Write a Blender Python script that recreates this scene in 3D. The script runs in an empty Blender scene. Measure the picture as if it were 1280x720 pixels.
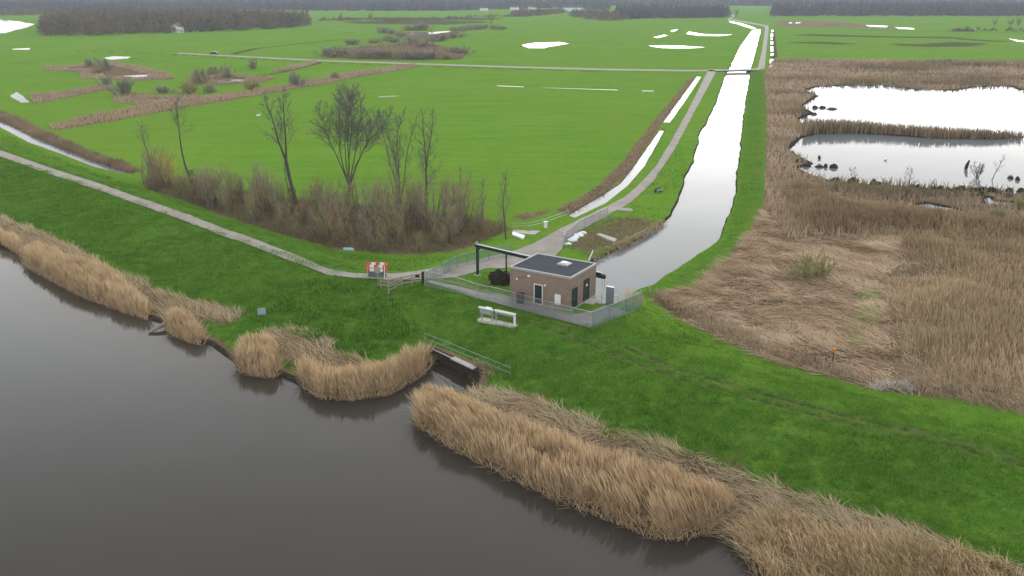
import bpy, math, random
import numpy as np
from mathutils import Vector, Matrix
PI = math.pi
RS = np.random.RandomState
C = bpy.context.scene.collection
scene = bpy.context.scene

# ------------------------------------------------------------------ camera
H, F = 34.0, 1100.0                       # drone height above the river, focal length in px at 1280 wide
PITCH = math.atan(372 / F)
cp, sp = math.cos(PITCH), math.sin(PITCH)
cam = bpy.data.cameras.new('camera'); camo = bpy.data.objects.new('camera', cam); C.objects.link(camo)
cam.sensor_width = 36; cam.lens = 36 * F / 1280; cam.clip_start = 0.5; cam.clip_end = 20000
camo.location = (0, 0, H); camo.rotation_euler = (PI / 2 - PITCH, 0, 0)
scene.camera = camo

def G(px, py, z=0.0):                     # where the sight line through a photo pixel meets height z
    u = (px - 640) / F; v = (360 - py) / F
    t = (z - H) / (-sp + v * cp)
    return (u * t, (cp + v * sp) * t)
def GP(pts, z=0.0): return np.array([G(x, y, z) for x, y in pts])

# ------------------------------------------------------------------ numeric helpers
def smooth(x): x = np.clip(x, 0, 1); return x * x * (3 - 2 * x)
def hash2(ix, iy, s): 
    n = (ix.astype(np.int64) * 374761393 + iy.astype(np.int64) * 668265263 + s * 1274126177) & 0x7fffffff
    n = ((n ^ (n >> 13)) * 1274126177) & 0x7fffffff
    n = n ^ (n >> 16)
    return (n & 0xffff) / 65535.0
def vnoise(x, y, sc, s=0):
    x = np.asarray(x) / sc; y = np.asarray(y) / sc
    ix = np.floor(x); iy = np.floor(y); fx = x - ix; fy = y - iy
    fx = fx * fx * (3 - 2 * fx); fy = fy * fy * (3 - 2 * fy)
    a = hash2(ix, iy, s); b = hash2(ix + 1, iy, s); c = hash2(ix, iy + 1, s); d = hash2(ix + 1, iy + 1, s)
    return (a * (1 - fx) + b * fx) * (1 - fy) + (c * (1 - fx) + d * fx) * fy
def fnoise(x, y, sc, s=0): return (vnoise(x, y, sc, s) * .55 + vnoise(x, y, sc * .45, s + 7) * .3 + vnoise(x, y, sc * .2, s + 13) * .15)
def segdist(X, Y, P):                     # distance to polyline
    d = np.full(X.shape, 1e9)
    for (x0, y0), (x1, y1) in zip(P[:-1], P[1:]):
        dx, dy = x1 - x0, y1 - y0; L = dx * dx + dy * dy + 1e-12
        t = np.clip(((X - x0) * dx + (Y - y0) * dy) / L, 0, 1)
        d = np.minimum(d, np.hypot(X - x0 - t * dx, Y - y0 - t * dy))
    return d
def inside(X, Y, P):
    r = np.zeros(X.shape, bool); n = len(P)
    for i in range(n):
        x0, y0 = P[i]; x1, y1 = P[(i + 1) % n]
        if y0 == y1: continue
        c = ((y0 > Y) != (y1 > Y)) & (X < (x1 - x0) * (Y - y0) / (y1 - y0) + x0)
        r ^= c
    return r
def sdf(X, Y, P, m=12.0):                 # signed distance, + outside; far away clipped to m
    X = np.asarray(X, float); Y = np.asarray(Y, float); P = np.asarray(P)
    out = np.full(X.shape, m)
    b = (X > P[:, 0].min() - m) & (X < P[:, 0].max() + m) & (Y > P[:, 1].min() - m) & (Y < P[:, 1].max() + m)
    if b.any():
        x, y = X[b], Y[b]
        d = segdist(x, y, np.vstack([P, P[:1]]))
        d[inside(x, y, P)] *= -1
        out[b] = np.minimum(d, m)
    return out
def resample(P, step):
    P = np.asarray(P, float); o = []
    for a, b in zip(P[:-1], P[1:]):
        n = max(1, int(np.hypot(*(b - a)) / step)); o += [a + (b - a) * i / n for i in range(n)]
    return np.array(o + [P[-1]])
def roughen(P, step, amp, seed, closed=True):
    Q = resample(np.vstack([P, P[:1]]) if closed else P, step)
    if closed: Q = Q[:-1]
    nx = fnoise(Q[:, 0], Q[:, 1], step * 4, seed) - .5; ny = fnoise(Q[:, 0], Q[:, 1], step * 4, seed + 50) - .5
    return Q + np.stack([nx, ny], 1) * 2 * amp
def grow_poly(P, d):                      # push a polygon outwards by d
    P = np.asarray(P); n = len(P); ar = 0
    for i in range(n): ar += P[i][0] * P[(i + 1) % n][1] - P[(i + 1) % n][0] * P[i][1]
    s = 1 if ar > 0 else -1; o = []
    for i in range(n):
        t = P[(i + 1) % n] - P[i - 1]; t = t / (np.hypot(*t) + 1e-9); o.append(P[i] + s * d * np.array([t[1], -t[0]]))
    return np.array(o)

# ------------------------------------------------------------------ the lie of the land (plan outlines in metres)
POLDER, CREST, YARD = 0.4, 2.1, 1.75
W_CANAL, W_DITCH, W_POND = -0.1, 0.16, 0.2
bank = [(0, 308), (20, 317), (32, 331), (60, 345), (100, 367), (130, 377), (165, 389), (200, 403), (235, 424), (262, 430), (290, 450),
        (300, 463), (350, 469), (368, 477), (400, 496), (440, 498), (490, 490), (530, 466), (541, 450), (600, 478), (594, 487), (560, 494), (524, 500), (517, 515),
        (521, 529), (560, 554), (600, 575), (650, 601), (700, 625), (760, 646), (820, 670), (855, 672), (882, 664), (906, 668), (926, 690), (945, 718), (985, 760), (1040, 800)]
bk = GP(bank)
RIVER = np.vstack([[(-900, 640)], [(-330, 290)], [(-150, 170)], bk, [(34, 33), (60, 12), (130, -60), (400, -330), (-200, -1200), (-2500, -1200), (-2500, 900)]])
crest_px = [(0, 192), (60, 213), (120, 233), (190, 258), (260, 283), (330, 309), (380, 328), (440, 346), (520, 360), (640, 392), (740, 421), (900, 476), (1100, 533), (1280, 581)]
CR = GP(crest_px, CREST)
CR = np.vstack([[(-800, 820)], [(-320, 385)], CR, [(70, 30), (150, -30), (420, -240), (1400, -1000)]])
YARDP = GP([(604, 372), (741, 411), (801, 387), (764, 374), (700, 372), (650, 362)], YARD)
CANAL = GP([(743, 331), (740, 327), (760, 319), (779, 310), (800, 299), (821, 286), (840, 270), (852, 242), (859, 220), (867, 201), (877, 165), (896, 130), (906, 97), (912, 86),
            (926, 57), (941, 37), (951, 36.5), (944, 66), (938, 86), (935, 105), (929, 147), (923, 197), (917, 247), (910, 270), (905, 284), (901, 295), (893, 305), (882, 313), (867, 321), (842, 340), (812, 359), (795, 364), (772, 384), (755, 387), (715, 352)], W_CANAL)
CANAL = roughen(roughen(CANAL, 3.0, .35, 3), 1.2, .32, 4)
DITCH_A = roughen(GP([(711, 269), (735, 256), (760, 241), (777, 230), (796, 205), (825, 163), (829, 163), (805, 207), (784, 232), (756, 254), (717, 272)], W_DITCH), 3, .2, 4)
DITCH_B = roughen(GP([(829, 153), (852, 123), (871, 96), (875, 96), (858, 123), (836, 153)], W_DITCH), 5, .25, 5)
DITCH_C = roughen(GP([(-260, 70), (-120, 112), (-40, 137), (0, 150), (38, 169), (78, 186), (113, 200), (140, 210), (165, 217), (153, 217.5), (118, 208), (76, 192), (35, 177), (0, 158), (-40, 145), (-120, 118), (-260, 74)], W_DITCH), 3, .25, 6)
POND_N = roughen(GP([(1008, 113), (1022, 109), (1060, 107), (1100, 107), (1120, 109), (1145, 112), (1195, 113), (1222, 109), (1262, 108), (1275, 113), (1300, 115), (1420, 114), (1440, 160), (1420, 182),
            (1290, 172), (1279, 170), (1240, 167), (1200, 166), (1160, 163.5), (1120, 162), (1080, 159), (1040, 157.5), (1004, 155), (1001, 149), (1016, 141), (1004, 133), (1015, 126), (1026, 120)], W_POND), 4, .9, 8)
POND_S = roughen(GP([(1003, 172), (1020, 167.5), (1060, 166.5), (1100, 168.5), (1160, 172.5), (1200, 174), (1250, 174.5), (1283, 172), (1420, 178), (1450, 230), (1400, 246), (1280, 242.5), (1220, 239.5), (1160, 235.5),
            (1110, 232.5), (1070, 229), (1035, 225), (1012, 219), (998, 210), (1017, 204), (1004, 198.5), (988, 190), (986, 187)], W_POND), 3, .9, 9)
POOL_A = roughen(GP([(1148, 256), (1160, 255), (1186, 260), (1204, 266), (1180, 266), (1158, 262)], W_POND), 1.5, .35, 10)
POOL_B = roughen(GP([(1230, 249), (1236, 247), (1240, 251.5), (1270, 254), (1268, 256.5), (1236, 255)], W_POND), 1.5, .3, 11)
GRASSBANK = GP([(800, 372), (812, 359), (842, 340), (867, 321), (896, 304), (917, 247), (923, 197), (935, 105), (938, 88), (955, 88), (958, 130), (957, 190), (955, 250), (940, 285), (905, 325), (868, 356), (830, 362), (815, 370)], POLDER)
MARSH = np.vstack([GP([(813, 372), (850, 396), (880, 412), (900, 421), (960, 448), (1040, 471), (1120, 489), (1200, 500), (1280, 517), (1400, 545)], .5), [(120, 30), (420, 150), (520, 470)],
                   GP([(1400, 80), (1280, 77), (1130, 75.5), (1000, 74), (968, 75), (955, 88), (958, 130), (957, 190), (955, 250), (940, 285), (905, 325), (868, 356), (830, 362)], POLDER)])
STRIPS = [  # dead-reed strips and wet hollows in the fields: plan outline, height of the dead growth
    ('a', [(60, 157), (120, 143), (200, 128), (250, 122), (330, 112), (395, 100), (450, 90), (520, 80), (520, 84), (450, 96), (400, 106), (330, 118), (230, 135), (150, 150), (70, 163)], 1.3),
    ('b', [(38, 119), (80, 114), (130, 107), (146, 110), (80, 123), (42, 130)], 1.2),
    ('c', [(140, 120), (165, 117), (200, 120), (250, 119), (246, 131), (180, 131), (145, 128)], 1.0),
    ('d', [(55, 84), (80, 83), (120, 80), (150, 78), (212, 92), (218, 99), (170, 101), (100, 98), (97, 90), (60, 88)], 1.0),
    ('e', [(235, 98), (260, 92), (300, 94), (345, 97), (330, 103), (280, 106), (240, 104)], 1.0),
    ('f', [(405, 66), (440, 60), (520, 54), (560, 60), (582, 66), (580, 74), (500, 75), (405, 72)], 1.6),
    ('g', [(335, 91), (360, 84), (395, 76), (398, 79), (362, 88)], 1.2),
    ('h', [(-60, 120), (-60, 129), (0, 150), (38, 169), (78, 186), (113, 200), (160, 215.5), (178, 215), (160, 206), (110, 189), (60, 166), (20, 146)], 1.0),
    ('i', [(498, 43), (530, 45), (566, 41), (572, 46), (540, 51), (505, 49)], 1.5),
]
STRIPS = [(n, GP(p, POLDER), hh) for n, p, hh in STRIPS]
DITCHBANK = GP([(640, 270), (690, 262), (712, 268), (760, 240), (790, 212), (825, 158), (870, 96), (862, 97), (812, 158), (775, 205), (748, 232), (715, 252), (680, 268), (655, 275)], POLDER)
THICKET = GP([(180, 226), (186, 240), (240, 259), (300, 282), (360, 300), (410, 310), (480, 318), (540, 317), (590, 308), (622, 296), (640, 286), (600, 274), (520, 262), (430, 256), (340, 246), (260, 232), (205, 220)], POLDER)
ROUGHBANK = GP([(722, 318), (700, 308), (722, 290), (760, 271), (790, 268), (830, 277), (815, 290), (779, 309), (745, 325)], POLDER)
MUDFIELD = GP([(962, 26), (1010, 26), (1060, 28), (1100, 33), (1150, 35), (1120, 37), (1050, 34), (975, 33.5)], POLDER)
DRYBANK = GP([(0, 270), (60, 292), (100, 312), (150, 340), (190, 358), (230, 372), (270, 382), (310, 392), (290, 402), (240, 396), (200, 388), (150, 352), (100, 332), (50, 312), (0, 290)], .8)
DRYBANK2 = GP([(330, 412), (370, 412), (410, 425), (425, 440), (470, 452), (530, 440), (540, 446), (480, 470), (420, 478), (380, 460), (340, 430)], .8)
DRYBANK3 = GP([(590, 486), (640, 490), (720, 522), (800, 552), (880, 574), (960, 606), (1060, 640), (1180, 684), (1280, 716), (1280, 760), (1000, 712), (940, 690), (900, 655), (760, 622), (620, 558), (540, 508)], .8)
TRACK1 = GP([(620, 384), (700, 404), (760, 424), (840, 459), (952, 491), (1065, 521), (1177, 547), (1280, 574), (1400, 604)], CREST)
TRACK2 = GP([(600, 386), (700, 414), (760, 438), (840, 470), (990, 511), (1121, 543), (1252, 574), (1400, 612)], CREST)
INLET = GP([(541, 449), (600, 477)])
PAVE = None

def height(X, Y):
    X = np.asarray(X, float); Y = np.asarray(Y, float); shp = X.shape; X = X.ravel(); Y = Y.ravel()
    dr = sdf(X, Y, RIVER, 60.); dc = segdist(X, Y, CR)
    CRP = np.vstack([CR, [(3000, 3000), (-3000, 3000)]])
    land = inside(X, Y, CRP)
    hl = POLDER + (CREST - POLDER) * (1 - smooth((dc - 1.6) / 9.0))
    di = segdist(X, Y, INLET)
    base = 0.32 + 0.85 * (1 - smooth((di - .3) / 2.6))
    q = np.clip(dr, 0, None); q = q / (q + np.clip(dc - 1.4, 0, None) + 1e-6)
    hr = base + (CREST - base) * smooth(q) ** .85
    bankw = smooth((dr + .45) / .6)
    hr = np.where(dr < .2, -1.4 + (hr + 1.4) * bankw, hr)
    h = np.where(land, hl, hr)
    dy = sdf(X, Y, YARDP, 8.); w = 1 - smooth(dy / 3.5); h = h * (1 - w) + YARD * w
    near = 1 - smooth((np.hypot(X, Y) - 160) / 80)
    rut = np.minimum(segdist(X, Y, TRACK1), segdist(X, Y, TRACK2))
    h = h + near * (dr > .3) * ((fnoise(X, Y, 5., 1) - .5) * .34 + (fnoise(X, Y, 1.1, 2) - .5) * .26) * smooth(dr / 2) * smooth(dy / 2)
    h -= .19 * (1 - smooth(rut / .5)) * (dy > .5)
    dm = sdf(X, Y, MARSH, 8.); h = h + near * (dm < 0) * (fnoise(X, Y, 3., 5) - .5) * .45
    for P, wl in ((CANAL, W_CANAL), (DITCH_A, W_DITCH), (DITCH_B, W_DITCH), (DITCH_C, W_DITCH)):
        d = sdf(X, Y, P, 10.); bh_ = .42 if P is CANAL else .18
        cap = wl + bh_ + np.clip(d - .7, 0, None) * .55
        cap = np.where(d < .7, wl - .7 + (.7 + bh_) * smooth((d + .55) / 1.0), cap)
        h = np.where(d < 9.9, np.minimum(h, cap), h)
    for P in (POND_N, POND_S, POOL_A, POOL_B):
        d = sdf(X, Y, P, 10.)
        cap = W_POND - .5 + .72 * smooth((d + .8) / 1.4) + np.clip(d - .6, 0, None) * .3
        h = np.where(d < 9.9, np.minimum(h, cap), h)
    return h.reshape(shp)
def hz(x, y): return float(height(np.array([x]), np.array([y]))[0])
def GH(px, py, z=1.0):                    # sight line through a pixel down to the land itself
    for _ in range(9):
        x, y = G(px, py, z); z = .5 * z + .5 * hz(x, y)
    return Vector((x, y, hz(x, y)))

# ------------------------------------------------------------------ materials
class NT:
    def __init__(s, name):
        s.m = bpy.data.materials.new(name); s.m.use_nodes = True; s.t = s.m.node_tree
        s.b = s.t.nodes['Principled BSDF']; s.b.inputs['Roughness'].default_value = .85
        s.b.inputs['Specular IOR Level'].default_value = .25
    def n(s, ty, **k):
        x = s.t.nodes.new(ty)
        for a, v in k.items():
            if a in x.inputs: x.inputs[a].default_value = v
            else: setattr(x, a, v)
        return x
    def l(s, a, b): s.t.links.new(a, b)
    def noise(s, scale, vec=None, detail=4, rough=.6):
        x = s.n('ShaderNodeTexNoise'); x.inputs['Scale'].default_value = scale; x.inputs['Detail'].default_value = detail; x.inputs['Roughness'].default_value = rough
        if vec is None: vec = s.pos()
        s.l(vec, x.inputs['Vector']); return x.outputs['Fac']
    def pos(s):
        if not hasattr(s, '_p'): s._p = s.n('ShaderNodeNewGeometry').outputs['Position']
        return s._p
    def obj(s): return s.n('ShaderNodeTexCoord').outputs['Object']
    def attr(s, name): return s.n('ShaderNodeAttribute', attribute_name=name).outputs['Fac']
    def scale(s, vec, v): 
        x = s.n('ShaderNodeVectorMath', operation='MULTIPLY'); s.l(vec, x.inputs[0]); x.inputs[1].default_value = v; return x.outputs[0]
    def math(s, op, a, b=None, clamp=False):
        x = s.n('ShaderNodeMath', operation=op, use_clamp=clamp)
        for i, q in enumerate((a, b)):
            if q is None: continue
            if isinstance(q, (int, float)): x.inputs[i].default_value = q
            else: s.l(q, x.inputs[i])
        return x.outputs[0]
    def ramp(s, fac, a, b):               # linear step a..b -> 0..1
        x = s.n('ShaderNodeMapRange'); s.l(fac, x.inputs[0]); x.inputs[1].default_value = a; x.inputs[2].default_value = b; return x.outputs[0]
    def mix(s, fac, a, b):
        x = s.n('ShaderNodeMix', data_type='RGBA')
        for i, q in ((0, fac), (6, a), (7, b)):
            if isinstance(q, (int, float)): x.inputs[i].default_value = q
            elif isinstance(q, tuple): x.inputs[i].default_value = (*q, 1)
            else: s.l(q, x.inputs[i])
        return x.outputs[2]
    def col(s, c): 
        if isinstance(c, tuple): s.b.inputs['Base Color'].default_value = (*c, 1)
        else: s.l(c, s.b.inputs['Base Color'])
    def bump(s, h, strength, dist):
        x = s.n('ShaderNodeBump'); x.inputs['Strength'].default_value = strength; x.inputs['Distance'].default_value = dist
        s.l(h, x.inputs['Height']); s.l(x.outputs[0], s.b.inputs['Normal'])
MATS = {}
def plain(name, c, rough=.7, var=.18, scale=3.0, metal=0., spec=.3):
    if name in MATS: return MATS[name]
    t = NT(name); f = t.noise(scale, t.obj()); g = t.noise(scale * 7, t.obj())
    f = t.math('ADD', t.math('MULTIPLY', f, .7), t.math('MULTIPLY', g, .3))
    t.col(t.mix(t.ramp(f, .3, .7), tuple(max(0, q * (1 - var)) for q in c), tuple(min(1, q * (1 + var)) for q in c)))
    t.b.inputs['Roughness'].default_value = rough; t.b.inputs['Metallic'].default_value = metal; t.b.inputs['Specular IOR Level'].default_value = spec
    MATS[name] = t.m; return t.m

def ground_mat():
    t = NT('ground_cover'); p = t.pos()
    big = t.noise(.02, p, 3); mid = t.noise(.16, p, 4); sm = t.noise(1.1, p, 4, .65); fine = t.noise(6., p, 4, .7)
    flat = t.noise(.05, t.scale(p, (1., 4., 1.)), 4)
    streak = t.noise(.09, t.scale(p, (.35, 3., 1.)), 4)
    field = t.attr('field')
    ga = t.mix(t.ramp(mid, .32, .68), (0.043, 0.108, 0.012), (0.083, 0.174, 0.022))
    ga = t.mix(t.ramp(t.noise(.75, p, 5, .7), .44, .62), ga, (0.111, 0.200, 0.028))
    ga = t.mix(t.math('MULTIPLY', t.ramp(t.noise(.55, t.scale(p, (1., 1., .3)), 5, .75), .55, .68), .7), ga, (.018, .052, .006))
    ga = t.mix(t.math('MULTIPLY', t.ramp(fine, .48, .66), .8), ga, (.014, .044, .005))
    ga = t.mix(t.math('MULTIPLY', t.ramp(t.noise(.5, p, 5, .7), .56, .72), .5), ga, (.110, .130, .034))
    gf = t.mix(t.ramp(big, .35, .65), (0.103, 0.221, 0.020), (0.130, 0.244, 0.027))
    gf = t.mix(t.math('MULTIPLY', t.ramp(streak, .4, .66), .65), gf, (0.157, 0.248, 0.041))
    gf = t.mix(t.math('MULTIPLY', t.ramp(flat, .5, .72), .4), gf, (0.063, 0.179, 0.016))
    gf = t.mix(t.math('MULTIPLY', t.ramp(sm, .5, .7), .25), gf, (.050, .125, .013))
    gf = t.mix(t.math('MULTIPLY', t.ramp(mid, .55, .75), .25), gf, (.045, .120, .012))
    gf = t.mix(t.math('MULTIPLY', t.ramp(t.noise(.012, p, 3), .48, .68), .4), gf, (.150, .215, .030))
    c = t.mix(field, ga, gf)
    br = t.math('SUBTRACT', t.math('ADD', t.math('MULTIPLY', sm, .6), t.math('MULTIPLY', mid, .6)), .6)      # breakup around 0
    br2 = t.math('SUBTRACT', t.noise(.35, p, 5, .7), .5)
    def layer(c, name, colr, k=.9, lo=.4, hi=.6):
        a = t.math('ADD', t.attr(name), t.math('MULTIPLY', t.math('ADD', br, br2), k))
        return t.mix(t.ramp(a, lo, hi), c, colr)
    dryc = t.mix(t.ramp(mid, .35, .65), (.150, .105, .058), (.235, .168, .098))
    dryc = t.mix(t.ramp(fine, .4, .7), dryc, (.105, .075, .045))
    c = layer(c, 'dry', dryc)
    swampc = t.mix(t.ramp(flat, .38, .62), (.150, .110, .068), (.25, .18, .115))
    swampc = t.mix(t.math('MULTIPLY', t.ramp(streak, .5, .66), .7), swampc, (.070, .056, .036))
    c = layer(c, 'swamp', swampc, .6)
    c = layer(c, 'rough', t.mix(t.ramp(sm, .35, .65), (.052, .066, .022), (.105, .100, .045)), .7)
    c = layer(c, 'mud', t.mix(t.ramp(sm, .4, .6), (.030, .026, .020), (.058, .048, .034)), .5)
    c = layer(c, 'gravel', t.mix(t.ramp(sm, .35, .65), (.20, .18, .15), (.28, .255, .215)), .5)
    c = layer(c, 'track', t.mix(t.ramp(sm, .4, .6), (.045, .062, .018), (.125, .130, .05)), .6, .4, .75)
    t.col(c); t.b.inputs['Roughness'].default_value = .95; t.b.inputs['Specular IOR Level'].default_value = 0
    hgt = t.math('ADD', sm, t.math('MULTIPLY', fine, .5))
    t.bump(hgt, .8, .25); return t.m

def water_mat(name, deep, ior, rough, ripple, rs=1.0, bright=1.0):
    t = NT(name); p = t.pos()
    t.b.inputs['Roughness'].default_value = rough; t.b.inputs['IOR'].default_value = ior; t.b.inputs['Specular IOR Level'].default_value = .5
    v = t.noise(.03, p, 3); t.col(t.mix(t.ramp(v, .35, .65), tuple(q * .88 for q in deep), tuple(q * 1.12 for q in deep)))
    n = t.math('ADD', t.noise(.9 * rs, p, 3), t.math('MULTIPLY', t.noise(3.5 * rs, p, 3), .5))
    t.bump(n, ripple, .1); return t.m

def blade_mat(name, a, b, c2, trans=.25, pscale=.25):
    t = NT(name); tint = t.attr('tint'); patch = t.noise(pscale, t.pos(), 3)
    col = t.mix(tint, a, b); col = t.mix(t.math('MULTIPLY', t.ramp(patch, .45, .62), .65), col, c2)
    t.col(col); t.b.inputs['Roughness'].default_value = .8; t.b.inputs['Specular IOR Level'].default_value = .04
    tr = t.n('ShaderNodeBsdfTranslucent'); t.l(col, tr.inputs['Color'])
    mx = t.n('ShaderNodeMixShader'); mx.inputs[0].default_value = trans
    t.l(t.b.outputs[0], mx.inputs[1]); t.l(tr.outputs[0], mx.inputs[2]); t.l(mx.outputs[0], t.t.nodes['Material Output'].inputs['Surface'])
    return t.m

M_GROUND = ground_mat()
M_RIVER = water_mat('river_water', (.046, .040, .032), 1.185, .02, .008, .7)
M_CANAL = water_mat('canal_water', (.145, .154, .152), 1.06, .08, .012)
M_POND = water_mat('pool_water', (.12, .126, .125), 1.036, .05, .01)
M_REED = blade_mat('dry_reed', (.60, .45, .275), (.34, .245, .14), (.46, .34, .20))
M_REED_PALE = blade_mat('broken_pale_reed', (.80, .64, .46), (.44, .31, .19), (.46, .34, .20), .35, .12)
M_REED_RUST = blade_mat('rust_brown_reed', (.56, .44, .28), (.25, .175, .10), (.37, .30, .17), .25, .09)
M_REED_GREY = blade_mat('grey_brown_reed', (.36, .28, .185), (.12, .09, .058), (.27, .185, .105))
M_SEDGE = blade_mat('dark_sedge', (.055, .045, .03), (.03, .026, .02), (.05, .035, .025))
M_GRASS = blade_mat('green_grass', (0.150, 0.289, 0.034), (0.052, 0.123, 0.013), (0.111, 0.208, 0.024), .3)
M_WEED = blade_mat('lush_weed', (0.132, 0.264, 0.033), (0.077, 0.171, 0.020), (0.110, 0.220, 0.024), .3)
M_BARK = plain('bark', (.062, .055, .043), .9, .25, 2.)
M_TWIG = plain('twig', (.235, .20, .135), .9, .2, 1.)
M_TWIG_RED = plain('reddish_twig', (.24, .165, .095), .9, .2, 1.)
M_TWIG_OLIVE = plain('olive_twig', (.24, .225, .10), .9, .2, 1.)
M_TWIG_YELLOW = plain('yellow_twig', (.46, .35, .07), .9, .2, 1.)
M_TWIG_SHRUB = plain('shrub_twig', (.21, .19, .15), .9, .2, 1.)
M_TWIG_GREY = plain('grey_twig', (.125, .118, .098), .9, .2, 1.)
M_STEM = plain('sapling_stem', (.12, .10, .075), .9, .3, 1.)
M_IVY = plain('ivy_leaf', (.03, .055, .018), .7, .3, 4.)
M_STEEL = plain('galvanised_steel', (.30, .32, .33), .45, .1, 2., .55)
M_STEELGREEN = plain('greenish_fence_steel', (.17, .225, .225), .5, .1, 2., .3)
M_WHITE = plain('white_paint', (.60, .60, .575), .5, .06)
M_DKGREEN = plain('dark_green_paint', (.016, .032, .027), .4, .15)
M_BLACK = plain('black_rubber', (.015, .015, .016), .6)
M_CONC = plain('concrete', (.36, .34, .30), .9, .18, 1.5)
M_WOOD = plain('weathered_wood', (.23, .20, .16), .9, .25, 3.)
M_DKWOOD = plain('wet_dark_timber', (.030, .026, .022), .7, .3, 3.)
M_RED = plain('red_paint', (.50, .055, .03), .5, .1)
M_ROOF = plain('bitumen_roof', (.062, .068, .076), .95, .12, .8, 0, .02)
M_GLASSY = plain('dark_glass', (.02, .022, .025), .1, .1)
M_DIRT = plain('dark_compost', (.028, .018, .012), .95, .4, 4.)
M_PLASTIC = plain('white_plastic_sheet', (.80, .81, .82), .4, .05)
M_TILE = plain('dark_roof_tile', (.09, .075, .07), .8, .2)
M_BLUE = plain('pale_blue_plastic', (.30, .48, .62), .5, .1)
M_SIGN = plain('blue_grey_panel', (.22, .29, .31), .5, .1)
M_ORANGE = plain('rusty_orange', (.42, .15, .03), .7, .15)
M_PATH = None
def path_mat():
    t = NT('gravel_path'); p = t.pos(); a = t.noise(.3, p, 4); b = t.noise(4., p, 4, .7); g = t.noise(.08, p, 3)
    c = t.mix(t.ramp(a, .35, .65), (.235, .205, .168), (.315, .280, .235)); c = t.mix(t.math('MULTIPLY', t.ramp(b, .5, .7), .4), c, (.17, .15, .125))
    c = t.mix(t.math('MULTIPLY', t.ramp(g, .5, .7), .4), c, (.25, .245, .215)); t.col(c); t.b.inputs['Roughness'].default_value = .95; t.bump(b, .5, .03); return t.m
M_PATH = path_mat()
def brick_mat():
    t = NT('brown_brick'); co = t.n('ShaderNodeTexCoord').outputs['Object']
    sep = t.n('ShaderNodeSeparateXYZ'); t.l(co, sep.inputs[0]); xy = t.math('ADD', sep.outputs[0], sep.outputs[1])
    cmb = t.n('ShaderNodeCombineXYZ'); t.l(xy, cmb.inputs[0]); t.l(sep.outputs[2], cmb.inputs[1])
    b = t.n('ShaderNodeTexBrick'); t.l(cmb.outputs[0], b.inputs['Vector'])
    b.inputs['Color1'].default_value = (.220, .150, .103, 1); b.inputs['Color2'].default_value = (.162, .108, .074, 1); b.inputs['Mortar'].default_value = (.215, .19, .165, 1)
    b.inputs['Scale'].default_value = 1.; b.inputs['Brick Width'].default_value = .22; b.inputs['Row Height'].default_value = .065; b.inputs['Mortar Size'].default_value = .006
    st = t.noise(.9, co, 4); c = t.mix(t.math('MULTIPLY', t.ramp(st, .45, .7), .45), b.outputs[0], (.25, .20, .155))
    t.col(c); t.bump(b.outputs['Fac'], -.3, .01); return t.m
M_BRICK = brick_mat()

# ------------------------------------------------------------------ mesh helpers
def link_mesh(name, me, mat, parent=None):
    o = bpy.data.objects.new(name, me); C.objects.link(o)
    if mat: me.materials.append(mat)
    if parent: o.parent = parent
    return o
def np_mesh(name, V, Fc, mat, parent=None, attrs=None, smoothf=False):
    V = np.asarray(V, np.float32); Fc = np.asarray(Fc, np.int32); k = Fc.shape[1]
    me = bpy.data.meshes.new(name); me.vertices.add(len(V)); me.vertices.foreach_set('co', V.ravel())
    me.loops.add(Fc.size); me.loops.foreach_set('vertex_index', Fc.ravel())
    me.polygons.add(len(Fc)); me.polygons.foreach_set('loop_start', np.arange(0, Fc.size, k, dtype=np.int32))
    if smoothf: me.polygons.foreach_set('use_smooth', np.ones(len(Fc), bool))
    for a, v in (attrs or {}).items():
        at = me.attributes.new(a, 'FLOAT', 'POINT'); at.data.foreach_set('value', np.asarray(v, np.float32))
    me.update(calc_edges=True); me.validate()
    return link_mesh(name, me, mat, parent)
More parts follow.
